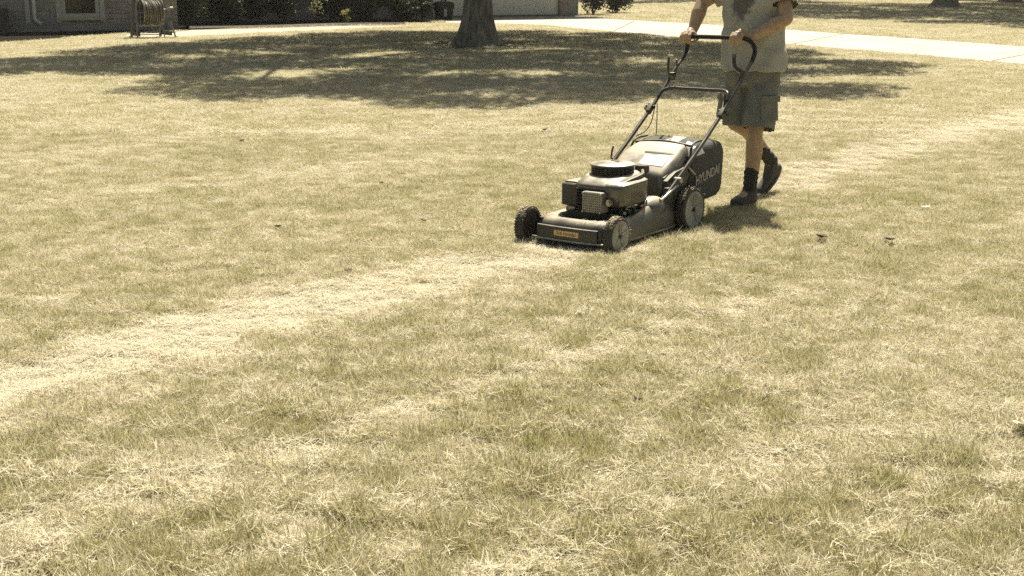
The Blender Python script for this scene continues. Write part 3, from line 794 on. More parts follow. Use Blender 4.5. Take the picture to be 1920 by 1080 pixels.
sh = [((352, 53), .75, 1.5, 'shrub', 'broad dark shrub just right of the hose reel', 4600), ((415, 50), .8, 1.7, 'shrub', 'dark shrub second from the hose reel, before the recess', 4600),
      ((470, 47), .85, 1.7, 'shrub', 'dark shrub third from the hose reel, left of the one coloured as sunlit', 4600), ((535, 46), .8, 1.7, 'shrub', 'dark shrub close behind the one coloured as sunlit', 4300),
      ((680, 45), .8, 1.8, 'shrub', 'dark shrub right of the small yellow plant', 4600), ((738, 44), .8, 1.7, 'shrub', 'dark shrub second right of the small yellow plant', 4300),
      ((765, 42), .7, 1.5, 'shrub', 'dark rounded shrub nearest the rubbish bin', 4300), ((620, 44), .8, 1.7, 'shrub', 'dark shrub right behind the small yellow plant', 4300)]
for i, (q, r_, h, mm, lab, c) in enumerate(sh):
    shrub(bp(*q), r_, h, M[mm], lab, 50 + i, c, .11, group=GS)
shrub(bp(590, 47.5), .48, 1.25, M['sunlitshrub'], 'loose shrub with leaves coloured pale as if sunlit before the dark hedge', 71, 190, .085, zlo=.25)
shrub(bp(649, 47.5), .20, .55, M['yellowshrub'], 'small yellow-green plant in front of the dark hedge', 72, 170, .07)
shrub(bp(792, 41), .45, .95, M['shrub'], 'small greyish shrub against the garage wall beside the bin', 73, 900, .08)
shrub(bp(1112, 30), .75, 1.6, M['shrub'], 'dark shrub at the garage corner, nearer the brick pier', 74, 2400, .11)
shrub(bp(1155, 27), .75, 1.5, M['shrub'], 'dark shrub at the garage corner, reaching onto the sunny lawn', 75, 2400, .11)

# ------------------------------------------------------------------ bin
bq = gz(832, 39.5)
B_ = empty('rubbish_bin', (bq.x, bq.y, .03), R(20), 'black lidded rubbish bin standing before the garage door', 'bin')
mb = MB(); mb.loft([[(x, y, z) for x, y in sup(a, b_, 40, 4)] for z, a, b_ in ((0, .24, .22), (.02, .25, .23), (.44, .31, .28), (.46, .33, .30), (.50, .33, .30))]); mb.build('bin_body', M['bin'], B_, 35)
mb = MB(); mb.loft([[(x, y, z) for x, y in sup(a, b_, 40, 4)] for z, a, b_ in ((.503, .335, .305), (.53, .34, .31), (.57, .31, .28), (.60, .22, .20), (.61, .10, .09))]); mb.build('lid', M['bin'], B_, 35)
mb = MB(); mb.tube(spline([(-.07, -.02, .605), (-.06, -.02, .655), (.06, -.02, .655), (.07, -.02, .605)], 4), .02, 8); mb.build('lid_handle', M['bin'], B_, True)
for s in (-1, 1): MB().box((s * .34, 0, .40), (.06, .14, .06), .012).build('handle', M['bin'], B_)
MB().box((-.02, -.262, .25), (.10, .02, .26), .01).build('moulded_panel', M['rim'], B_)

# ------------------------------------------------------------------ hose reel
rq = gz(284, 73.5)
RL = empty('hose_reel', (rq.x, rq.y, 0), R(34), 'free-standing hose reel with coiled pale hose at the lawn edge', 'hose reel')
hw_, dp_, ht_ = .34, .40, 1.02
for s in (-1, 1):
    mb = MB()
    ap = (s * hw_ * .93, 0, ht_)
    mb.tube([(s * (hw_ + .13), -dp_, .03), ap], .020, 8)
    mb.build('leg', M['reelmetal'], RL, True)
    mb = MB(); mb.box((s * (hw_ + .02), dp_ * .5, ht_ / 2), (.03, .11, ht_ * 1.05), .006, Matrix.Rotation(math.atan2(dp_, ht_), 3, 'X')); mb.build('leg', M['reelwood'], RL)
    mb = MB(); mb.box((s * (hw_ + .05), 0, .14), (.025, dp_ * 1.7, .10), .006); mb.build('side_rail', M['reelwood'], RL)
    mb = MB(); mb.box((s * (hw_ + .13), -dp_, .035), (.06, .09, .07), .012); mb.build('foot', M['bin'], RL)
    mb = MB(); mb.tube([(s * (hw_ - .10), .33 * math.cos(a), .64 + .33 * math.sin(a)) for a in [2 * math.pi * k / 36 for k in range(36)]], .013, 8, closed=True)
    for a in (0, 1.57): mb.cyl((s * (hw_ - .10), .33 * math.cos(a), .64 + .33 * math.sin(a)), (s * (hw_ - .10), -.33 * math.cos(a), .64 - .33 * math.sin(a)), .009, seg=8)
    mb.build('reel_ring', M['reelmetal'], RL, True)
mb = MB(); mb.tube([(-hw_ - .1, -dp_ + .02, .045), (hw_ + .1, -dp_ + .02, .045)], .016, 8); mb.build('base_bar', M['reelmetal'], RL, True)
mb = MB(); mb.tube([(-hw_, dp_ * .9, .10), (hw_, dp_ * .9, .10)], .016, 8); mb.build('base_bar', M['reelmetal'], RL, True)
mb = MB(); mb.cyl((-hw_ + .1, 0, .62), (hw_ - .1, 0, .62), .262, seg=28); mb.build('drum', M['hosedark'], RL, 35)
mb = MB(); turns = 8; P_ = []
for i in range(turns * 26):
    a = 2 * math.pi * i / 26; P_.append((-hw_ + .13 + (2 * hw_ - .26) * i / (turns * 26), (.285 + .012 * math.sin(i * .4)) * math.cos(a), .62 + (.285 + .012 * math.sin(i * .3)) * math.sin(a)))
mb.tube(P_, .021, 8)
mb.tube(spline([P_[-1], (.2, -.33, .45), (.08, -.34, .26), (-.02, -.35, .2), (-.1, -.34, .28), (-.2, -.33, .42)], 6), .012, 8)
mb.build('hose', M['hose'], RL, True)
mb = MB(); mb.tube(spline([(hw_ - .1, -.1, .3), (.2, -.34, .05), (-.1, -.42, .03), (-.05, -.30, .03), (.15, -.40, .03), (.05, -.5, .03)], 6), .016, 8); mb.build('hose_tail', M['bin'], RL, True)
mb = MB(); mb.tube([(hw_ - .05, 0, .70), (hw_ + .06, 0, .70), (hw_ + .07, -.12, .74), (hw_ + .16, -.12, .74)], .013, 8); mb.cyl((hw_ + .12, -.12, .74), (hw_ + .20, -.12, .74), .022, seg=12); mb.build('crank_handle', M['reelmetal'], RL, True)

# ------------------------------------------------------------------ mower
MW = empty('lawn_mower', (MO.x, MO.y, 0), HEAD, 'black petrol push lawn mower with grass bag, pushed by the man', 'lawn mower')
def deckring(off, z, bul=0.0, x0=.015):
    o_ = []
    for x, y in sup(.435 - off, .265 - off * .9, 72, 5.0):
        if y < 0: y *= 1.13
        k = max(0, 1 - abs(x + .16) / .26)
        zz = z + bul * k * (1 if abs(y) > .1 else .4)
        xx = x + x0 + (.02 * (1 - (y / .27) ** 2) if x > .3 else 0)
        o_.append((xx, y, zz))
    return o_
mb = MB()
mb.loft([deckring(.0, .040), deckring(-.006, .043), deckring(-.006, .050), deckring(.002, .055), deckring(.0, .10, .01), deckring(.006, .125, .03), deckring(.020, .150, .05), deckring(.042, .167, .065), deckring(.068, .172, .065), deckring(.092, .165, .045), deckring(.108, .148, .02), deckring(.115, .135)], cap0=False)
deck = mb.build('deck', M['deck'], MW, 55)
mb = MB()
mb.sph((-.14, .19, .175), 1, (.13, .075, .075), 28, 16); mb.sph((-.02, -.19, .165), 1, (.20, .085, .085), 28, 16)
mb.build('deck_volute', M['deck'], MW, 'all')
# front bumper plate, lip and label
mb = MB()
rings = []
for z, o_ in ((.052, .0), (.062, .012), (.125, .012), (.135, .002)):
    pass
for i in range(13):
    y = -.225 + .415 * i / 12; x = .452 + .02 * (1 - (y / .27) ** 2)
    rings.append([(x - .006, y, .060), (x + .004, y, .060), (x + .006, y, .095), (x + .002, y, .128), (x - .010, y, .130)])
mb.loft(rings); mb.build('front_panel', M['plastic'], MW, 50)
mb = MB(); mb.tube([(.455 + .022 * (1 - (y / .27) ** 2), y, .052) for y in [-.26 + .49 * i / 14 for i in range(15)]], .0065, 8); mb.build('front_lip', M['steel'], MW, True)
mb = MB(); mb.loft([[(.4805 - .0015 * abs(i - 4) / 4, -.095 + .168 * i / 8, z) for z in (.078, .109)] + [(.474, -.095 + .168 * i / 8, z) for z in (.109, .078)] for i in range(9)])
lb = mb.build('label', M['label'], MW, 30)
def text(name, body, size, m_, parent, loc, right, up_, extr=.0006, bold=.0, xs=1.0):
    cu = bpy.data.curves.new(name, 'FONT'); cu.body = body; cu.size = size; cu.extrude = extr; cu.align_x = 'CENTER'; cu.align_y = 'CENTER'; cu.offset = bold; cu.resolution_u = 3
    o = bpy.data.objects.new(name, cu); S.collection.objects.link(o)
    dg = bpy.context.evaluated_depsgraph_get(); me = bpy.data.meshes.new_from_object(o.evaluated_get(dg)); bpy.data.objects.remove(o)
    r_ = Vector(right).normalized(); u_ = Vector(up_).normalized(); n_ = r_.cross(u_)
    Mx = Matrix((r_ * xs, u_, n_)).transposed().to_4x4(); Mx.translation = Vector(loc)
    me.transform(Mx)
    return link(name, me, m_, parent, False)
text('label_text', '510 Hyundai', .026, M['labelink'], lb, (.4812, -.011, .0935), (0, 1, 0), (0, 0, 1), bold=.0)

# wheels
def wheel(x, y, r_, wd, side, front):
    """side +1: outer face towards +y"""
    mb = MB(); hw = wd / 2
    prof = [(r_ * .80, -hw), (r_ * .92, -hw), (r_ * .985, -hw * .8), (r_, -hw * .45), (r_, hw * .45), (r_ * .985, hw * .8), (r_ * .92, hw), (r_ * .80, hw)]
    mb.lathe(prof, (x, y, r_ - .008), (0, 1, 0), 48)
    nl = 40
    for k in range(nl):
        a = 2 * math.pi * k / nl
        for q in (-1, 1):
            rot = Matrix.Rotation(-a, 3, 'Y') @ Matrix.Rotation(.35 * q, 3, 'X')
            mb.box((x + math.cos(a) * r_ * .997, y + q * hw * .5, r_ - .008 + math.sin(a) * r_ * .997), (.008, hw * .8, r_ * .09), 0, rot)
    w_ = mb.build('wheel', M['tyre'], MW, 35)
    mb = MB(); s = side
    mb.lathe([(0, s * hw * .70), (r_ * .13, s * hw * .72), (r_ * .16, s * hw * .80), (r_ * .62, s * hw * .86), (r_ * .70, s * hw * .98), (r_ * .79, s * hw * 1.04), (r_ * .84, s * hw * .98)], (x, y, r_ - .008), (0, 1, 0), 48)
    for k in range(5):
        a = 2 * math.pi * k / 5 + .35
        mb.box((x + math.cos(a) * r_ * .42, y + s * hw * .80, r_ - .008 + math.sin(a) * r_ * .42), (r_ * .50, hw * .24, r_ * .16), .002, Matrix.Rotation(-a, 3, 'Y'))
    rm_ = mb.build('rim', M['rim'], w_, 35)
    mb = MB(); c = (x, y + s * hw * .75, r_ - .008)
    mb.cyl((x, y + s * hw * .3, r_ - .008), (x, y + s * hw * 1.0, r_ - .008), r_ * .10, seg=16, b=.002)
    mb.build('hub_cap', M['bin'], w_, 35)
    mb = MB(); mb.lathe([(r_ * .82, -s * hw * .7), (r_ * .3, -s * hw * .35), (0, -s * hw * .35)], (x, y, r_ - .008), (0, 1, 0), 32); mb.build('inner_disc', M['engine_dark'], w_, 35)
wheel(.39, .275, .109, .052, 1, True); wheel(.41, -.325, .110, .052, -1, True)
wheel(-.48, .272, .139, .056, 1, False); wheel(-.48, -.272, .139, .056, -1, False)
# front axle arms, wheel carrier plates
mb = MB()
for s in (-1, 1):
    MB().cyl((.40, s * .20, .10), (.40, s * .26, .10), .018, seg=12).box((.345, s * .232, .125), (.13, .03, .07), .006).build('axle', M['engine_dark'], MW, 35)
    MB().cyl((-.48, s * .16, .13), (-.48, s * .25, .13), .016, seg=12).build('axle', M['engine_dark'], MW, 35)
for s in (-1, 1):   # height plates by the rear wheels, gear cover inside each wheel
    mb = MB(); mb.loft([[(-.48 + .115 * math.cos(a) * k, s * yy, .135 + .12 * math.sin(a) * k) for a in [2 * math.pi * j / 28 for j in range(28)]] for yy, k in ((.20, .9), (.205, 1), (.236, 1), (.240, .94))])
    for j in range(14):
        a = 2 * math.pi * j / 14; mb.sph((-.48 + .07 * math.cos(a) + .01, s * .241, .135 + .07 * math.sin(a)), .007, u=8, v=6)
    mb.build('wheel_guard', M['plastic'], MW, 35)
    mb = MB(); mb.box((-.33, s * .225, .19), (.22, .016, .15), .012); mb.box((-.25, s * .24, .26), (.06, .03, .07), .01); mb.build('side_bracket', M['plastic'], MW)
# rear body
mb = MB(); mb.loft([[(x, y, z) for (x, z) in ((-.25, .15), (-.27, .345), (-.40, .40), (-.56, .40), (-.56, .15))] for y in (-.20, -.195, .195, .20)]); mb.build('rear_housing', M['plastic'], MW, 35)
# rear discharge cover: domed sloping lid
CV = [(-.255, .315), (-.262, .350), (-.29, .372), (-.36, .415), (-.44, .458), (-.52, .492), (-.58, .505), (-.61, .503), (-.615, .48)]
mb = MB(); rings = []
for x, z in CV:
    wv = .195 + .024 * min(1, (-x - .25) / .12) - .03 * max(0, min(1, (-x - .42) / .2)); r_ = []
    for j in range(21):
        q = -1 + 2 * j / 20; ed = max(0, abs(q) - .80) / .20
        r_.append((x + .012 * q * q, q * wv, z + .014 * (1 - q * q) - .055 * ed ** 2.2))
    r_ += [(x + .012, wv * .97, z - .085), (x + .012, -wv * .97, z - .085)]
    rings.append(r_)
mb.loft(rings); cover = mb.build('rear_cover', M['cover'], MW, 50)
# engine
mb = MB(); mb.box((.04, .0, .165), (.42, .32, .045), .012); mb.cyl((.04, 0, .15), (.04, 0, .21), .15, seg=32); mb.build('engine_plate', M['engine_dark'], MW, 35)
mb = MB(); mb.box((.05, 0, .26), (.24, .22, .14), .02)
for k in range(8): mb.box((.20, .01, .205 + k * .017), (.12, .20, .006), .001)
mb.build('engine_block', M['engine_dark'], MW, 35)
def rbox_loft(profile, n_=40, e=4.0):
    return [[(x0 + p[0], y0 + p[1], z + sl * p[0]) for p in sup(a, b_, n_, e)] for (x0, y0, a, b_, z, sl) in profile]
mb = MB(); mb.loft(rbox_loft([(.06, .02, .185, .145, .325, -.05), (.06, .02, .195, .152, .335, -.05), (.06, .02, .197, .155, .352, -.06), (.055, .02, .188, .148, .372, -.09), (.045, .015, .16, .13, .388, -.10), (.03, .01, .14, .125, .394, -.08)]))
mb.build('engine_hood', M['hood'], MW, 55)
mb = MB(); mb.tube(spline([(.215, .165, .345), (.13, .185, .372), (-.02, .188, .392), (-.13, .13, .402)], 6), .011, 8); mb.build('hood_trim', M['plastic'], MW, True)
# recoil starter cap with slots
mb = MB(); mb.lathe([(.118, .385), (.137, .388), (.139, .396), (.124, .400)], (0, 0, 0), (0, 0, 1), 48)
mb.lathe([(.114, .39), (.114, .452)], (0, 0, 0), (0, 0, 1), 48)
for zz in (.405, .418, .431, .443): mb.lathe([(.112, zz - .003), (.128, zz - .003), (.128, zz + .002), (.112, zz + .002)], (0, 0, 0), (0, 0, 1), 48)
for k in range(30):
    a = 2 * math.pi * k / 30; mb.box((math.cos(a) * .121, math.sin(a) * .121, .424), (.012, .007, .05), 0, Matrix.Rotation(a, 3, 'Z'))
mb.build('starter_grille', M['engine'], MW, 35)
mb = MB(); mb.lathe([(.129, .446), (.134, .449), (.133, .457), (.120, .463), (.06, .470), (.0, .472)], (0, 0, 0), (0, 0, 1), 48); cap_ = mb.build('starter_cap', M['hood'], MW, 45)
MB().box((-.01, .01, .4735), (.02, .05, .004), .001).build('cap_slot', M['ink'], cap_)
cap_shift = -.010
for o_ in MW.children:
    if o_.name in ('starter_cap', 'starter_grille'): o_.location.z += cap_shift
# muffler guard
mb = MB(); mb.box((.265, .048, .257), (.075, .137, .122), .012, seg=3)
mf = mb.build('muffler_guard', M['muffler'], MW, 40)
mb = MB()
for i in range(9):
    for j in range(8): mb.cyl((.3022, -.005 + i * .0135, .210 + j * .0135), (.3034, -.005 + i * .0135, .210 + j * .0135), .0038, seg=8)
mb.build('guard_holes', M['ink'], mf, False)
mb = MB()
for y, z in ((-.012, .31), (.108, .31), (-.012, .203), (.108, .203)): MB().cyl((.298, y, z), (.309, y, z), .006, seg=8).build('guard_bolt', M['steel'], mf, 35)
# air filter box (mower's right), fuel tank (left)
mb = MB(); mb.box((.12, -.163, .275), (.20, .115, .135), .018, seg=3); mb.build('air_filter_box', M['plastic'], MW, 40)
mb = MB(); mb.box((.12, -.163, .347), (.16, .09, .012), .005); mb.build('filter_lid', M['hood'], MW, 40)
mb = MB(); mb.loft(rbox_loft([(.095, .155, .150, .055, .235, 0), (.095, .155, .160, .065, .245, 0), (.095, .155, .166, .070, .34, .0), (.093, .155, .162, .067, .362, -.03), (.09, .152, .145, .052, .372, -.03)], 40, 5)); mb.build('fuel_tank', M['hood'], MW, 50)
mb = MB(); mb.cyl((-.165, .105, .27), (-.165, .105, .395), .030, seg=20); mb.cyl((-.165, .105, .385), (-.165, .105, .430), .044, seg=24, b=.004); mb.build('fuel_cap', M['plastic'], MW, 35)
# bright bits of the carburettor side
mb = MB(); mb.cyl((.255, .150, .262), (.285, .150, .262), .020, seg=18, b=.003); mb.cyl((.28, .150, .262), (.292, .150, .262), .011, seg=12); mb.build('oil_filler', M['steel'], MW, 35)
rn = random.Random(4); mb = MB()
for k in range(26):
    p = Vector((rn.uniform(-.08, .16), rn.uniform(.13, .205), rn.uniform(.185, .235)))
    if k % 3: mb.cyl(p, p + Vector((rn.uniform(-.02, .02), rn.uniform(.005, .02), rn.uniform(-.01, .015))), rn.uniform(.004, .009), seg=8)
    else: mb.box(p, (rn.uniform(.01, .03), rn.uniform(.008, .02), rn.uniform(.006, .014)), .002, Matrix.Rotation(rn.uniform(0, 3), 3, 'Z'))
mb.build('carburettor', M['steel'], MW, 35)
mb = MB(); mb.tube(spline([(.05, .20, .19), (-.04, .22, .20), (-.14, .235, .225), (-.24, .23, .26)], 6), .006, 8); mb.tube(spline([(.22, .05, .19), (.12, .20, .185), (.0, .215, .185)], 6), .005, 8); mb.build('fuel_line', M['bin'], MW, True)
for s in (-1, 1):
    mb = MB(); mb.box((.19, s * .10 - .05, .195), (.05, .05, .018), .004); mb.cyl((.19, s * .1 - .05, .2), (.19, s * .1 - .05, .216), .011, seg=6); mb.build('mount_bolt', M['steel'], MW, 35)

cr = random.Random(21); mb = MB()
srcs = [o_ for o_ in MW.children if o_.name.split('.')[0] in ('deck', 'deck_volute', 'wheel', 'engine_plate')]
for o_ in srcs:
    fs = [p for p in o_.data.polygons if p.normal.z > (.35 if o_.name.startswith('wheel') else .55) and p.center.z > .09]
    for _ in range({'deck': 170, 'deck_volute': 50, 'wheel': 34, 'engine_plate': 60}[o_.name.split('.')[0]]):
        p = cr.choice(fs); q_ = o_.data.vertices[cr.choice(list(p.vertices))].co.lerp(p.center, cr.random())
        a_ = cr.uniform(0, 6.28); d_ = Vector((math.cos(a_), math.sin(a_), 0)); d_ = (d_ - p.normal * d_.dot(p.normal)).normalized(); sd = p.normal.cross(d_) * .0013; L_ = cr.uniform(.006, .022); n0 = p.normal
        v_ = [mb.bm.verts.new(c_) for c_ in (q_ - d_ * L_ - sd + n0 * .002, q_ - d_ * L_ + sd + n0 * .002, q_ + sd + n0 * .004, q_ - sd + n0 * .004, q_ + d_ * L_ + n0 * .003)]
        mb.bm.faces.new(v_[:4]); mb.bm.faces.new((v_[3], v_[2], v_[4]))
tag(mb.build('grass_clippings', M['chip'], MW, False), kind='stuff')
# handle tubes
def hs(s): return [(-.20, s * .258, .255), (-.585, s * .26, .492), (-.89, s * .26, .692)]
def hu(s): return [(-.875, s * .26, .68), (-1.10, s * .26, .85), (-1.19, s * .26, .925), (-1.275, s * .258, .985), (-1.33, s * .252, 1.045), (-1.325, s * .238, 1.10), (-1.29, s * .20, 1.135), (-1.28, s * .12, 1.14)]
for s in (-1, 1):
    mb = MB(); mb.tube(spline(hs(s), 4), .0125, 12); mb.build('lower_handle', M['tube'], MW, True)
mb = MB(); A_ = hu(-1)[:4]; mb.tube(spline(A_, 6), .0125, 12); mb.build('upper_handle', M['tube'], MW, True)
mb = MB(); A2 = hu(1)[:4]; mb.tube(spline(A2, 6), .0125, 12); mb.build('upper_handle', M['tube'], MW, True)
mb = MB(); gp = hu(-1)[3:] + [(-1.28, 0, 1.14)] + hu(1)[3:][::-1]; mb.tube(spline(gp, 6), .0145, 14); mb.build('grip', M['grip'], MW, True)
mb = MB(); mb.tube(spline([(-.965, -.25, .762), (-1.00, -.235, .80), (-1.03, -.19, .815), (-1.04, -.10, .815), (-1.04, .10, .815), (-1.03, .19, .815), (-1.00, .235, .80), (-.965, .25, .762)], 5), .012, 12); mb.build('cross_bar', M['tube'], MW, True)
for s in (-1, 1):
    mb = MB()
    mb.cyl((-.89, s * .235, .70), (-.89, s * .300, .70), .012, seg=12)
    mb.box((-.895, s * .298, .70), (.055, .014, .022), .005, Matrix.Rotation(.6, 3, 'Y')); mb.box((-.875, s * .262, .688), (.07, .03, .04), .008, Matrix.Rotation(.7, 3, 'Y'))
    mb.build('handle_knob', M['plastic'], MW, 35)
# control levers
mb = MB(); mb.tube(spline([(-1.10, -.225, .875), (-1.035, -.215, .90), (-1.02, -.215, .96), (-1.03, -.215, 1.015)], 5), .008, 8); mb.tube(spline([(-1.14, -.225, .90), (-1.11, -.2, .93), (-1.085, -.19, 1.0)], 5), .006, 8); mb.box((-1.125, -.245, .885), (.05, .035, .05), .008)
mb.build('throttle_lever', M['plastic'], MW, True)
MB().box((-1.032, -.205, 1.022), (.02, .045, .016), .004).build('lever_tip', M['steel'], MW)
mb = MB(); mb.tube(spline([(-1.19, .235, .93), (-1.16, .20, .96), (-1.17, .185, 1.01), (-1.19, .175, 1.035)], 5), .013, 8); mb.box((-1.18, .255, .915), (.06, .035, .05), .01); mb.build('drive_lever', M['plastic'], MW, True)
# rope guide hook, cables
mb = MB(); mb.tube(spline([(-.44, -.262, .405), (-.445, -.285, .41), (-.47, -.30, .42), (-.475, -.30, .45), (-.47, -.285, .485)], 5), .006, 8); mb.build('rope_guide', M['plastic'], MW, True)
mb = MB(); mb.tube(spline([(-.92, -.25, .72), (-.86, -.235, .62), (-.76, -.22, .56), (-.66, -.235, .53)], 6), .0035, 6)
mb.tube(spline([(-.93, -.24, .72), (-.88, -.21, .60), (-.80, -.17, .52), (-.70, -.14, .50)], 6), .003, 6)
mb.tube(spline([(-1.12, -.245, .87), (-1.0, -.275, .77), (-.93, -.27, .70)], 6), .0035, 6)
mb.tube(spline([(-1.15, .245, .90), (-.95, .238, .70), (-.75, .235, .55), (-.50, .232, .40), (-.30, .225, .27)], 6), .004, 6); mb.build('control_cable', M['bin'], MW, True)
mb = MB(); mb.tube([(-.13, .262, .232), (-.31, .27, .302)], .009, 10); mb.sph((-.13, .262, .232), .014, u=10, v=8); mb.build('brace_rod', M['steel'], MW, True)
mb = MB(); mb.tube([(-.45, .262, .395), (-.54, .262, .34)], .007, 8); mb.build('bag_spring', M['steel'], MW, True)
MB().cyl((-.33, .24, .33), (-.33, .285, .33), .018, seg=12).build('pivot_bolt', M['steel'], MW, 35)
# side shields between cover and wheels (left and right)
for s in (-1, 1):
    mb = MB(); mb.loft([[(-.24, s * y, .24), (-.25, s * y, .33), (-.36, s * y, .375), (-.48, s * y, .39), (-.53, s * y, .34), (-.48, s * y, .28)] for y in (.205, .232)]); mb.build('side_shield', M['plastic'], MW, 30)
# grass bag
mb = MB(); rings = []
BG = [(-.545, .40, .205, .19), (-.555, .44, .222, .16), (-.60, .495, .236, .145), (-.70, .520, .242, .14), (-.82, .525, .243, .138), (-.93, .510, .240, .142), (-.975, .48, .228, .155), (-.99, .42, .20, .19)]
for x, zt, wy, zb in BG:
    r_ = []; zc = (zt + zb) / 2; hz = (zt - zb) / 2
    for p in sup(wy, hz, 56, 8): r_.append((x - .02 * (p[1] / hz) , p[0], zc + p[1]))
    rings.append(r_)
rr = []
for i in range(len(rings) - 1):
    for k in range(4):
        rr.append([tuple(np.array(a) * (1 - k / 4) + np.array(b2) * k / 4) for a, b2 in zip(rings[i], rings[i + 1])])
rr.append(rings[-1]); mb.loft(rr)
for v in mb.bm.verts:
    v.co += Vector((0, math.copysign(1, v.co.y), 0)) * .008 * noise.noise(v.co * 7) + Vector((0, 0, .006 * noise.noise(v.co * 9)))
bag = mb.build('grass_bag', M['bag'], MW, 60)
def bag_frame():
    mb = MB()
    for s in (-1, 1): mb.tube(spline([(-.57, s * .20, .16), (-.56, s * .215, .40), (-.60, s * .21, .515), (-.75, s * .205, .53)], 5), .008, 8)
    mb.tube(spline([(-.60, -.20, .505), (-.61, 0, .522), (-.60, .20, .505)], 5), .009, 8)
    return mb.build('bag_frame', M['plastic'], MW, True)
bag_frame()
# prints and painted rib light lying on the bag and on the cover, cut to the surface they lie on
bpy.context.view_layer.update()
Mw = MW.matrix_world.copy(); Mi = Mw.inverted()
def decal(name, targets, polys, m_, parent, off=.0025, n_=14):
    trees = [BVHTree.FromPolygons([Mw @ v.co for v in t.data.vertices], [tuple(p.vertices) for p in t.data.polygons]) for t in targets]
    mb = MB(); b = mb.bm; O_ = Vector((0, 0, CAM_H))
    for q in polys:
        grid = []
        for i in range(n_ + 1):
            rowv = []
            for j in range(n_ + 1):
                u, v = i / n_, j / n_
                px = (q[0][0] * (1 - u) + q[1][0] * u) * (1 - v) + (q[3][0] * (1 - u) + q[2][0] * u) * v
                py = (q[0][1] * (1 - u) + q[1][1] * u) * (1 - v) + (q[3][1] * (1 - u) + q[2][1] * u) * v
                d = ray(px, py).normalized(); best = None
                for t in trees:
                    h = t.ray_cast(O_, d)
                    if h[0] is not None and (best is None or h[3] < best[1]): best = (h[0], h[3], h[1])
                if best is None: rowv.append(None)
                else:
                    nn = best[2] if best[2].dot(d) < 0 else -best[2]
                    rowv.append(b.verts.new(Mi @ (best[0] + nn * off)))
            grid.append(rowv)
        for i in range(n_):
            for j in range(n_):
                c = (grid[i][j], grid[i + 1][j], grid[i + 1][j + 1], grid[i][j + 1])
                if None not in c: 
                    if max((a.co - e.co).length for a in c for e in c) < .16: b.faces.new(c)
    return mb.build(name, m_, parent, 'all')
decal('sticker', [cover], [((1211, 290), (1254, 293.5), (1242, 313), (1197, 306.5))], M['white'], cover)
decal('handle_slot', [cover], [((1210, 283), (1266, 287.5), (1267, 290.5), (1209, 285.5))], M['ink'], cover)
decal('bag_emblem', [bag], [((1290, 265), (1303, 270), (1300, 276), (1280, 276)), ((1283, 276), (1306, 275), (1302, 285), (1287, 284)), ((1286, 284), (1303, 283), (1297, 295), (1290, 294)), ((1316, 278), (1321, 287), (1303, 294), (1306, 290))], M['white'], bag)
decal('bag_rib_light', [bag], [((1263, 256), (1290, 254), (1262, 274), (1250, 274)), ((1250, 262), (1262, 259), (1244, 267), (1236, 269)), ((1290, 254), (1297, 254), (1270, 266), (1262, 272))], M['chip'], bag)  # pale strips painting the sunlit tops of the bag's ribs
tx = text('bag_lettering', 'HYUNDAI', .082, M['bagprint'], bag, (-.735, .2505, .312), (-1, 0, .15), (0, 0, 1), bold=.002, xs=.86)

# ------------------------------------------------------------------ person
pb = (-1.60, .11)
off_ = Vector((pb[0], pb[1], 0))
pw = Mw @ Vector((pb[0], pb[1], 0))
PE = empty('person', (pw.x, pw.y, 0), HEAD, 'person in grey t-shirt and cargo shorts walking behind the mower, both hands on its handle', 'person')
def P(x, y, z): return Vector((x - pb[0], y - pb[1], z))
mb = MB()
# trunk
for c, r_, sc in ((P(-1.60, .11, .95), .1, (1.12, 1.6, 1.2)), (P(-1.59, .11, 1.08), .1, (1.12, 1.5, 1.3)), (P(-1.59, .11, 1.24), .1, (1.15, 1.6, 1.5)), (P(-1.60, .11, 1.38), .1, (1.1, 1.75, 1.1))):
    mb.sph(c, r_, sc)
shL, elL, wrL = P(-1.60, .305, 1.475), P(-1.50, .385, 1.262), P(-1.365, .205, 1.142)
shR, elR, wrR = P(-1.60, -.09, 1.475), P(-1.505, -.240, 1.350), P(-1.365, -.236, 1.155)
mb.cap(shL, shR, .062, .062)
mb.cap(P(-1.60, .11, 1.46), P(-1.57, .11, 1.58), .062, .058)
for sh_, el_, wr_ in ((shL, elL, wrL), (shR, elR, wrR)):
    mb.cap(sh_, el_, .056, .044); mid = el_.lerp(wr_, .32)
    mb.cap(el_, mid, .044, .050); mb.cap(mid, wr_, .050, .030)
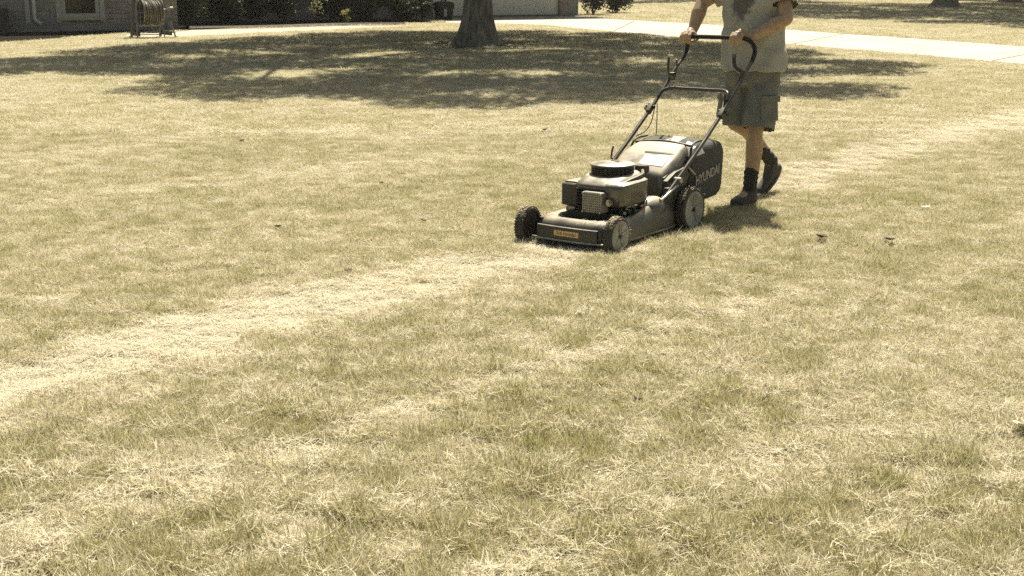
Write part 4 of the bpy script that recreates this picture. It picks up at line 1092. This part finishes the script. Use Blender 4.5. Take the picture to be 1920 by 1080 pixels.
# hands
def hand(wr, yc, rise, s, tilt=0.0):
    """fist on the bar: bar runs along y at x=-1.28, z=1.14; yc = middle of the fist; s=+1 thumb side towards +y"""
    fx, fz = -1.283, 1.14
    mb.cap(wr, P(fx - .035, yc, fz + .028), .028, .030)
    for i in range(4):
        arch = (.0, .007, .004, -.007)[i]
        yi = yc + (i - 1.5) * .0228 * (-s); l = (.97, 1.06, 1.0, .84)[i]
        k0 = P(fx - .034, yc + (yi - yc) * .8, fz + .020 + arch); k1 = P(fx + .006 * l, yi, fz + .026 + arch + rise); k2 = P(fx + .036 * l, yi, fz + .004 + arch); k3 = P(fx + .034 * l, yi, fz - .026 * l); k4 = P(fx + .010, yi, fz - .040 * l)
        mb.cap(k0, k1, .0135, .0122, 12); mb.cap(k1, k2, .0114, .0106, 12); mb.cap(k2, k3, .0104, .0096, 12); mb.cap(k3, k4, .0096, .0085, 12)
    t0 = P(fx - .045, yc + s * .030, fz + .012); t1 = P(fx - .034, yc + s * .054, fz - .014); t2 = P(fx - .006, yc + s * .050, fz - .036); t3 = P(fx + .020, yc + s * .034, fz - .044)
    mb.cap(t0, t1, .0165, .0140, 12); mb.cap(t1, t2, .0135, .012, 12); mb.cap(t2, t3, .012, .0098, 12)
    mb.sph(P(fx - .026, yc, fz + .008), .031, (1.0, 1.45, .85))
hand(wrL, .150, 0.0, -1); hand(wrR, -.222, 0.0, 1)
# legs
hL, kL, aL = P(-1.60, .20, .90), P(-1.505, .19, .50), P(-1.505, .17, .09)
hR, kR, aR = P(-1.60, .02, .90), P(-1.56, .015, .555), P(-2.035, .075, .245)
for h_, k_, a_ in ((hL, kL, aL), (hR, kR, aR)):
    mb.cap(h_, k_, .088, .056)
    back = Vector((-.018, 0, 0)) if k_ is kL else Vector((-.02, 0, .03))
    c_ = k_.lerp(a_, .3) + back
    mb.cap(k_, c_, .055, .058); mb.cap(c_, a_, .058, .036)
mb.cap(aL, P(-1.36, .155, .045), .04, .036); mb.cap(aR, P(-1.99, .065, .09), .036, .028)
# head: looking down at the mower
hc = P(-1.515, .11, 1.685)
rt_ = Matrix.Rotation(R(22), 3, 'Y')
def hp(x, y, z): return hc + rt_ @ Vector((x, y, z))
mb.sph(hc, .1, (.98, .78, 1.15), 24, 18, rt_); mb.sph(hp(.035, 0, -.045), .07, (.85, .80, 1.0), rot=rt_); mb.sph(hp(.06, 0, -.085), .03, (1, 1.1, .8))
mb.cap(hp(.092, 0, .01), hp(.112, 0, -.025), .008, .015, 10)
for s in (-1, 1):
    mb.sph(hp(-.005, s * .078, -.01), .03, (.55, .3, 1.0), rot=rt_); mb.cap(hp(.088, s * .012, .025), hp(.080, s * .045, .025), .008, .008, 10); mb.sph(hp(.066, s * .04, -.025), .022)
mb.cap(hp(.088, -.02, -.058), hp(.088, .02, -.058), .008, .008, 10)
body = link('body', remesh(mb, .0042, 3), M['skin'], PE, 'all')
mb = MB(); mb.sph(hp(-.012, 0, .022), .1, (1.04, .86, 1.13), 24, 18, rt_)
bmesh.ops.delete(mb.bm, geom=[v for v in mb.bm.verts if (rt_.inverted() @ (v.co - hc)).x > .055 and (rt_.inverted() @ (v.co - hc)).z < .065 or (rt_.inverted() @ (v.co - hc)).z < -.035], context='VERTS')
for v in mb.bm.verts: v.co += (v.co - hc).normalized() * .006 * noise.noise(v.co * 40)
mb.build('hair', M['hair'], PE, 'all')
for s in (-1, 1): MB().sph(hp(.084, s * .030, .005), .0115).build('eye', M['eye'], PE, 'all')

def fold(me, amp, fn):
    me.update(); n = len(me.vertices)
    for v in me.vertices:
        v.co = v.co + v.normal * amp * fn(v.co)
# shirt
def ell(cx_, cy_, rx, ry, z, n_=40, e=2.5, tilt=0.0):
    return [(cx_ + p[0], cy_ + p[1], z + tilt * p[0]) for p in sup(rx, ry, n_, e)]
mb = MB(); q = P(0, 0, 0)
prof = [(-1.60, .118, .168, .240, .912), (-1.60, .118, .166, .236, .95), (-1.595, .115, .152, .222, 1.02), (-1.59, .11, .148, .210, 1.14), (-1.588, .11, .150, .210, 1.26), (-1.59, .11, .150, .218, 1.37), (-1.597, .11, .125, .225, 1.45), (-1.60, .11, .098, .19, 1.51), (-1.598, .11, .078, .10, 1.55), (-1.59, .11, .068, .075, 1.565)]
mb.loft([ell(a + q.x, b2 + q.y, c, d, z) for a, b2, c, d, z in prof])
for sh_, el_, k in ((shL, elL, .60), (shR, elR, .66)):
    e_ = sh_.lerp(el_, k); mb.cyl(sh_.lerp(el_, -.1), e_, .086, .084, 28); mb.sph(sh_, .086)
me = remesh(mb, .011, 6, 'shirt')
def shirt_f(c):
    z = c.z; a = 0
    # pulls running down from the chest to the hip, and cross folds round the waist
    a += .55 * math.sin((c.y * 1.0 + (z - .9) * .55 * (1 if c.y < .05 else -1)) * 46 + 3 * noise.noise(c * 3)) * max(0, 1.25 - z) * 2.2
    a += noise.noise(Vector((c.x * 5, c.y * 5, z * 14))) * .8 + noise.noise(Vector((c.x * 12, c.y * 12, z * 6 + 4))) * .5
    # scalloped hem
    return a
fold(me, .019, shirt_f)
bm_ = bmesh.new(); bm_.from_mesh(me)
bmesh.ops.delete(bm_, geom=[f_ for f_ in bm_.faces if f_.normal.z < -.75 and f_.calc_center_median().z < .93], context='FACES')
for side_, (sh_, el_) in enumerate(((shL, elL), (shR, elR))):
    ax = (el_ - sh_).normalized(); lim = (el_ - sh_).length * (.60 if side_ == 0 else .66)
    bmesh.ops.delete(bm_, geom=[f_ for f_ in bm_.faces if f_.normal.dot(ax) > .8 and abs((f_.calc_center_median() - sh_).dot(ax) - lim) < .02 and (f_.calc_center_median() - sh_ - ax * lim).length < .12], context='FACES')
for v in bm_.verts:
    if v.co.z < .96: v.co.z += .008 * math.sin(v.co.y * 14 + 1) * (.96 - v.co.z) / .05 - .014 * max(0, 1 - abs(v.co.y) / .16) * (.96 - v.co.z) / .05
bm_.to_mesh(me); bm_.free()
link('shirt', me, M['shirt'], PE, 'all')
# shorts
mb = MB()
mb.loft([ell(P(-1.60, .11, 0).x, P(-1.60, .11, 0).y, c, d, z) for c, d, z in ((.12, .15, .80), (.140, .185, .84), (.145, .19, .92), (.135, .18, .99), (.12, .165, 1.0))])
mb.cap(P(-1.60, .205, .86), P(-1.56, .21, .75), .103, .105, 28); mb.cyl(P(-1.595, .205, .86), P(-1.505, .215, .528), .103, .110, 36)
mb.cap(P(-1.60, .015, .86), P(-1.59, .015, .75), .103, .10, 28); mb.cyl(P(-1.60, .015, .86), P(-1.58, .022, .535), .103, .098, 36)
# cargo pockets
me = remesh(mb, .009, 3, 'shorts')
fold(me, .006, lambda c: noise.noise(Vector((c.x * 7, c.y * 7, c.z * 5))) * 1.2 + .7 * noise.noise(Vector((c.x * 3, c.y * 14, c.z * 13))) + (.6 * math.sin((c.z + c.y * .8) * 60) * max(0, 1 - abs(c.z - .84) / .07)))
bm_ = bmesh.new(); bm_.from_mesh(me)
bmesh.ops.delete(bm_, geom=[f_ for f_ in bm_.faces if f_.normal.z < -.75 and f_.calc_center_median().z < .56], context='FACES')
bm_.to_mesh(me); bm_.free()
so_ = link('shorts', me, M['shorts'], PE, 'all')
for sy in (1, -1):
    ang = R(56) * sy; cy0 = .213 if sy > 0 else .018; rot_ = Matrix.Rotation(ang, 3, 'Z') @ Matrix.Rotation(R(-7), 3, 'Y')
    c0 = P(-1.545 + math.cos(ang) * .104, cy0 + math.sin(ang) * .104, .665); c1 = P(-1.552 + math.cos(ang) * .112, cy0 + math.sin(ang) * .112, .735)
    MB().box(c0, (.018, .125, .15), .007, rot_, 3).build('cargo_pocket', M['shorts'], so_)
    MB().box(c1, (.016, .138, .042), .005, rot_, 3).build('pocket_flap', M['shorts'], so_)
# socks and shoes
def shoe(a_, toe, heel, up_, top, q=1.0):
    mb = MB(); k_ = top
    mb.cap(k_, a_, .050, .046, 24); me = remesh(mb, .006, 2, 'sock')
    fold(me, .003, lambda c: math.sin(c.z * 170)); link('sock', me, M['sock'], PE, 'all')
    mb = MB(); mid = heel.lerp(toe, .5)
    mb.cap(heel + up_ * .045 * q, mid + up_ * .040 * q, .046 * q, .047 * q, 20); mb.cap(mid + up_ * .040 * q, toe + up_ * .030, .049 * q, .036, 20)
    mb.cap(a_, heel.lerp(toe, .25) + up_ * .05, .054 * q, .05 * q, 20); mb.cap(a_, mid + up_ * .045, .050 * q, .044 * q, 20)
    me = remesh(mb, .006, 3, 'shoe')
    s_ = link('shoe', me, M['shoe'], PE, 'all')
    mb = MB(); fd = (toe - heel).normalized(); sd = up_.cross(fd).normalized(); rings = []
    for h_ in (-.006, .0, .012, .020):
        g = .94 if h_ < 0 else 1.0; r_ = []
        for k in range(30):
            a = 2 * math.pi * k / 30; L2 = (toe - heel).length / 2 + .040; wd = .047 + .006 * math.cos(a)
            r_.append(mid + fd * (L2 * math.cos(a)) * g + sd * (wd * math.sin(a)) * g + up_ * h_)
        rings.append(r_)
    mb.loft(rings); mb.build('sole', M['sole'], s_, 40)
    mb = MB()
    for i in range(5):
        c = mid.lerp(a_, .15 + .17 * i) + up_ * .045 + fd * .022
        mb.tube([c - sd * .022, c + up_ * .006, c + sd * .022], .003, 6)
    mb.build('laces', M['muffler'], s_, True)
shoe(aL, P(-1.335, .150, .012), P(-1.535, .172, .012), Vector((0, 0, 1)), P(-1.507, .178, .235))
fdR = Vector((.10, -.02, -.19)).normalized(); upR = Vector((fdR.z * -1, 0, fdR.x)).normalized()
hR_ = P(-2.13, .085, .150); tR_ = P(-1.925, .05, .012)
shoe(aR, tR_, hR_, Vector(((tR_ - hR_).normalized().z * -1, 0, (tR_ - hR_).normalized().x)).normalized(), aR.lerp(kR, .32), .86)

# ------------------------------------------------------------------ bits lying on the lawn
lr = random.Random(12)
def dry_leaf(px, py, size, label, m_=None):
    size *= .8; q = gz(px, py); mb = MB(); b = mb.bm; n_ = 9; rows = []
    cu = lr.uniform(.5, 1.2)
    for i in range(n_):
        t = i / (n_ - 1); wv = math.sin(math.pi * min(1, t * 1.02 + .01)) ** .7 * .34 * (1 + .25 * math.sin(t * 22)); rows.append([])
        for j in (-1, -.5, 0, .5, 1):
            rows[-1].append(b.verts.new(((t - .5) * size, j * wv * size, (.050 if size > .08 else .036) + size * (cu * .5 * (t - .5) ** 2 * 2 + .45 * abs(j) ** 1.6 * wv))))
    for A, B in zip(rows, rows[1:]):
        for k in range(4): b.faces.new((A[k], A[k + 1], B[k + 1], B[k]))
    o = mb.build('dry_leaf', m_ or M['deadleaf'], None, 'all')
    o.location = (q.x, q.y, .0); o.rotation_euler = (lr.uniform(-.3, .3), lr.uniform(-.3, .3), lr.uniform(0, 6.28))
    sol = o.modifiers.new('t', 'SOLIDIFY'); sol.thickness = .0012
    tag(o, label, 'leaf', 'fallen leaves on the lawn')
for a in ((1537, 461, .115, 'curled dark leaf right of the mower, nearer of a pair'), (1668, 466, .11, 'curled dark leaf right of the mower, farther of a pair'),
          (1022, 251, .09, 'small dark leaf left of the mower handle, below the tree shade'), (455, 271, .09, 'small dark leaf on the sunny lawn at left, below the shade edge'),
          (522, 436, .07, 'dark leaf alone on the lawn left of the mower'), (792, 424, .06, 'dark leaf between the left middle of the lawn and the front wheel'),
          (652, 519, .06, 'dark leaf on the pale clippings row, left of centre'), (1188, 766, .05, 'dark leaf at the lower centre of the lawn'), (716, 352, .06, 'dark leaf in the mid lawn, straight below the tree')):
    dry_leaf(*a)
dry_leaf(1912, 829, .10, 'pale dry husk lying at the right edge of the lawn', M['chip'])
dry_leaf(1735, 400, .08, 'pale leaf on the lawn at right, beyond the pair of dark ones', M['chip'])
dry_leaf(843, 76, .20, 'pale fallen leaf by the left foot of the big tree', M['chip'])

# ------------------------------------------------------------------ dusty summer air
mb = MB(); mb.box((0, 48, 12), (150, 112, 26))
hz_ = mb.build('haze', None, None, False)
hm = bpy.data.materials.new('dusty_air'); hm.use_nodes = True
hn = hm.node_tree; hn.nodes.remove(hn.nodes['Principled BSDF'])
pv = hn.nodes.new('ShaderNodeVolumePrincipled'); pv.inputs['Density'].default_value = 0.0005
pv.inputs['Color'].default_value = (0.93, 0.89, 0.80, 1); pv.inputs['Anisotropy'].default_value = 0.25
hn.links.new(pv.outputs[0], hn.nodes['Material Output'].inputs['Volume'])
hz_.data.materials.append(hm)
tag(hz_, 'thin dusty summer air over the lawn', 'haze', kind='stuff')
S.cycles.volume_bounces = 0
